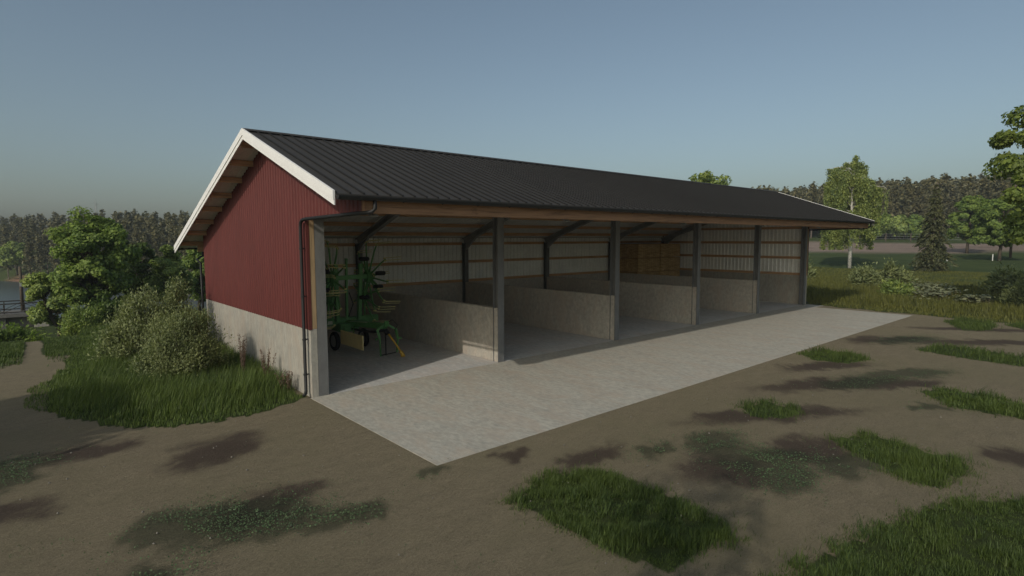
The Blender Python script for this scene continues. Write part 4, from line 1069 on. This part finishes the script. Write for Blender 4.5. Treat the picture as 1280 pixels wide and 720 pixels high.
        r = empty('weed_bed', (0, 0, 0), 0, lab, 'weeds', 'pale weed beds in the meadow'); st.build('stems', 'seedhead', r); np_obj('leaves', V, [F], 'pale', r)
    # trees outside the picture whose shade falls into the yard
    tree('shade_tree', 'leafy tree just outside the left picture edge shading the track', 'tree', (-16.0, -1.2, 0), 8.0, 3.0, 2.2, 'leaf_big', 801, 9000, .3, 70, .8)
    tree('shade_tree', 'tall slim tree behind the viewpoint casting soft shade on the yard', 'tree', (-15.2, -15.7, 0), 12.0, 1.0, 9.0, 'leaf_big', 802, 420, .16, 14, .55, trunk_r=.07)

# ------------------------------------------------------------------ bridge, fences, poles
def build_extras():
    B = empty('bridge', (-4.2, 33.6, 0), 0, 'low concrete bridge with dark steel truss railing at the left picture edge', 'bridge')
    MB().box(-26, -.2, -.85, .0, 2.2, -.6).build('deck', 'conc_bridge', B, bevel=.02)
    MB().box(-.9, -.3, -4.5, -.15, 2.3, -.853).build('abutment', 'conc_wall', B, bevel=.02)
    for x in (-2.6, -8, -14, -20): MB().box(x - .35, 0, -6.5, x + .35, 2.0, -.853).build('pier', 'conc_bridge', B)
    MB().box(-2.24, .3, -4.5, -.93, 1.8, -.853).build('wing_wall', 'conc_bridge', B)
    for y in (-.15, 2.12):
        m = MB(); m.bar((-26, y, .02), (-.3, y, .02), .06, .07); m.bar((-26, y, -.52), (-.3, y, -.52), .05, .06)
        x = -.3; k = 0
        while x > -26:
            m.bar((x, y, -.6), (x, y, .03), .05, .05); a, b = ((-.52, .0) if k % 2 == 0 else (.0, -.52)); m.bar((x, y, a), (x - 1.0, y, b), .03, .03); x -= 1.0; k += 1
        m.build('railing', 'railing', B)
    P = empty('wooden_pole', (-5.6, 35.0, -.6), 0, 'weathered upright wooden pole rising from the bridge at the left edge', 'pole')
    MB().tube([(0, 0, 0), (.02, 0, 2.9)], [.10, .08], 8).build('pole_shaft', 'pole', P, True); MB().bar((-.3, 0, 2.1), (.3, 0, 2.15), .04, .05).build('crossarm', 'pole', P)
    MB().box(-.07, -.1, 1.6, .07, -.06, 1.85).build('plate', 'steel', P)
    # white marker posts
    for i, (x, y, lab) in enumerate(((85.0, 4.1, 'short white marker post in the meadow, left of the pair'), (86.0, -.3, 'short white marker post in the meadow, right of the pair'))):
        r = empty('marker_post', (x, y, tz(x, y)), 0, lab, 'post', 'white marker posts'); MB().box(-.05, -.05, 0, .05, .05, .8).build('post_shaft', 'post_white', r, bevel=.01); MB().box(-.06, -.06, .8, .06, .06, .84).build('cap', 'post_white', r)
    # pasture fence beyond the ploughed field
    F_ = empty('pasture_fence', (0, 0, 0), 0, 'wire fence with dark wooden posts along the far edge of the ploughed field', 'fence')
    pts = [(131 + y * .30 , y) for y in np.arange(-24, 46, 5.0)]
    for (x, y) in pts: MB().tube([(x, y, tz(x, y) - .2), (x, y, tz(x, y) + 1.9)], .10, 6).build('post', 'pole', F_)
    for h in (.7, 1.2, 1.7):
        MB().tube([(x, y, tz(x, y) + h) for (x, y) in pts], .02, 4).build('wire', 'steel', F_)
    # power line over the forest
    L = empty('power_line', (0, 0, 0), 0, 'thin sagging power line wires above the forest left of the maple', 'power line')
    A = (140.8, 17.7); Cc = (93.3, -1.0)
    za, zc = tz(*A), tz(*Cc)
    for (p, z) in ((A, za), (Cc, zc)):
        MB().tube([(p[0], p[1], z - .4), (p[0], p[1], z + 12.5)], [.15, .11], 8).build('pole', 'pole', L, True)
        MB().bar((p[0] - .9, p[1] - 1, z + 12.0), (p[0] + .9, p[1] + 1, z + 12.0), .1, .12).build('crossarm', 'pole', L)
    for s in (-1, 1):
        pp = []
        for k in range(25):
            t = k / 24; pp.append((A[0] + (Cc[0] - A[0]) * t + s * .8, A[1] + (Cc[1] - A[1]) * t + s * .9, (za + 12.1) * (1 - t) + (zc + 12.1) * t - 1.6 * t * (1 - t)))
        MB().tube(pp, .016, 4).build('wire', 'black', L)
    # mast on the left skyline
    x, y = 16.7, 232; z = tz(x, y)
    Mt = empty('radio_mast', (x, y, z), 0, 'thin lattice mast rising above the wood across the river', 'mast')
    m = MB()
    for a in range(3): m.bar((math.cos(a * 2.09) * .5, math.sin(a * 2.09) * .5, 0), (math.cos(a * 2.09) * .2, math.sin(a * 2.09) * .2, 12.0), .07, .07)
    for k in range(10): m.bar((-.5, 0, k * 1.1), (.5, 0, k * 1.1 + .9), .05, .05)
    m.build('lattice', 'steel', Mt); MB().bar((-1.2, 0, 10.9), (1.0, 0, 10.9), .09, .09).bar((0, 0, 12.0), (0, 0, 12.8), .06, .06).build('antenna', 'steel', Mt)

# ------------------------------------------------------------------ light, sky, camera
def build_light_camera():
    w = bpy.data.worlds.new('World'); SC.world = w; w.use_nodes = True
    nt = w.node_tree; bg = nt.nodes['Background']
    sky = nt.nodes.new('ShaderNodeTexSky'); sky.sky_type = 'NISHITA'; sky.sun_disc = False
    d = Vector((-1, -.345, .66)).normalized(); el = math.asin(d.z)
    sky.sun_elevation = el; sky.sun_rotation = math.atan2(d.x, d.y)
    sky.altitude = 100; sky.air_density = 1.0; sky.dust_density = 3.2; sky.ozone_density = 1.2
    hs = nt.nodes.new('ShaderNodeHueSaturation'); hs.inputs['Saturation'].default_value = .82
    nt.links.new(sky.outputs[0], hs.inputs['Color'])
    nt.links.new(mixc(nt, 1.0, hs.outputs[0], (.89, .96, .92), 'MULTIPLY'), bg.inputs[0]); bg.inputs[1].default_value = SKY
    s = bpy.data.lights.new('sun', 'SUN'); s.energy = SUN; s.angle = R_(.55); s.color = (1, .93, .82)
    so = bpy.data.objects.new('sun', s); COL.objects.link(so); so.rotation_euler = (-d).to_track_quat('-Z', 'Y').to_euler(); so.location = (-40, -14, 30)
    c = bpy.data.cameras.new('camera'); co = bpy.data.objects.new('camera', c); COL.objects.link(co); SC.camera = co
    c.sensor_width = 36; c.lens = 709.435 / 1280 * 36; c.clip_end = 3000; c.clip_start = .1
    y, p, r = R_(48.7629), R_(4.9796), R_(-.1455)
    F = Vector((math.cos(y) * math.cos(p), math.sin(y) * math.cos(p), -math.sin(p)))
    Rt = F.cross(Vector((0, 0, 1))).normalized(); U = Rt.cross(F)
    R2 = Rt * math.cos(r) + U * math.sin(r); U2 = -Rt * math.sin(r) + U * math.cos(r)
    mtx = Matrix((( R2.x, U2.x, -F.x), (R2.y, U2.y, -F.y), (R2.z, U2.z, -F.z))).to_4x4()
    mtx.translation = Vector((-5.834, -14.044, 4.039)); co.matrix_world = mtx
    v = SC.view_settings; v.view_transform = 'Standard'; v.look = 'None'; v.gamma = 1; v.exposure = EXPO
    SC.render.engine = 'CYCLES'
    SC.cycles.max_bounces = 12; SC.cycles.diffuse_bounces = 8; SC.cycles.transparent_max_bounces = 4; SC.cycles.volume_bounces = 0

def build_haze():
    m, nt, out = new_mat('haze_air')
    v = nt.nodes.new('ShaderNodeVolumePrincipled'); v.inputs['Color'].default_value = (.80, .86, .90, 1); v.inputs['Density'].default_value = HAZE
    v.inputs['Anisotropy'].default_value = .2
    nt.links.new(v.outputs[0], out.inputs['Volume'])
    o = MB().box(-430, -330, -12, 530, 530, 36).build('haze', m); tag(o, 'thin pale air over the whole valley', 'haze', None, 'stuff')

SKY = 0.15; SUN = 3.0; EXPO = -0.62; HAZE = 0.0006
build_ground(); build_water(); build_slabs(); build_shed(); build_bales(); build_tedder()
build_grass(); build_vegetation(); build_forest(); build_extras()
if HAZE > 0: build_haze()
build_light_camera()
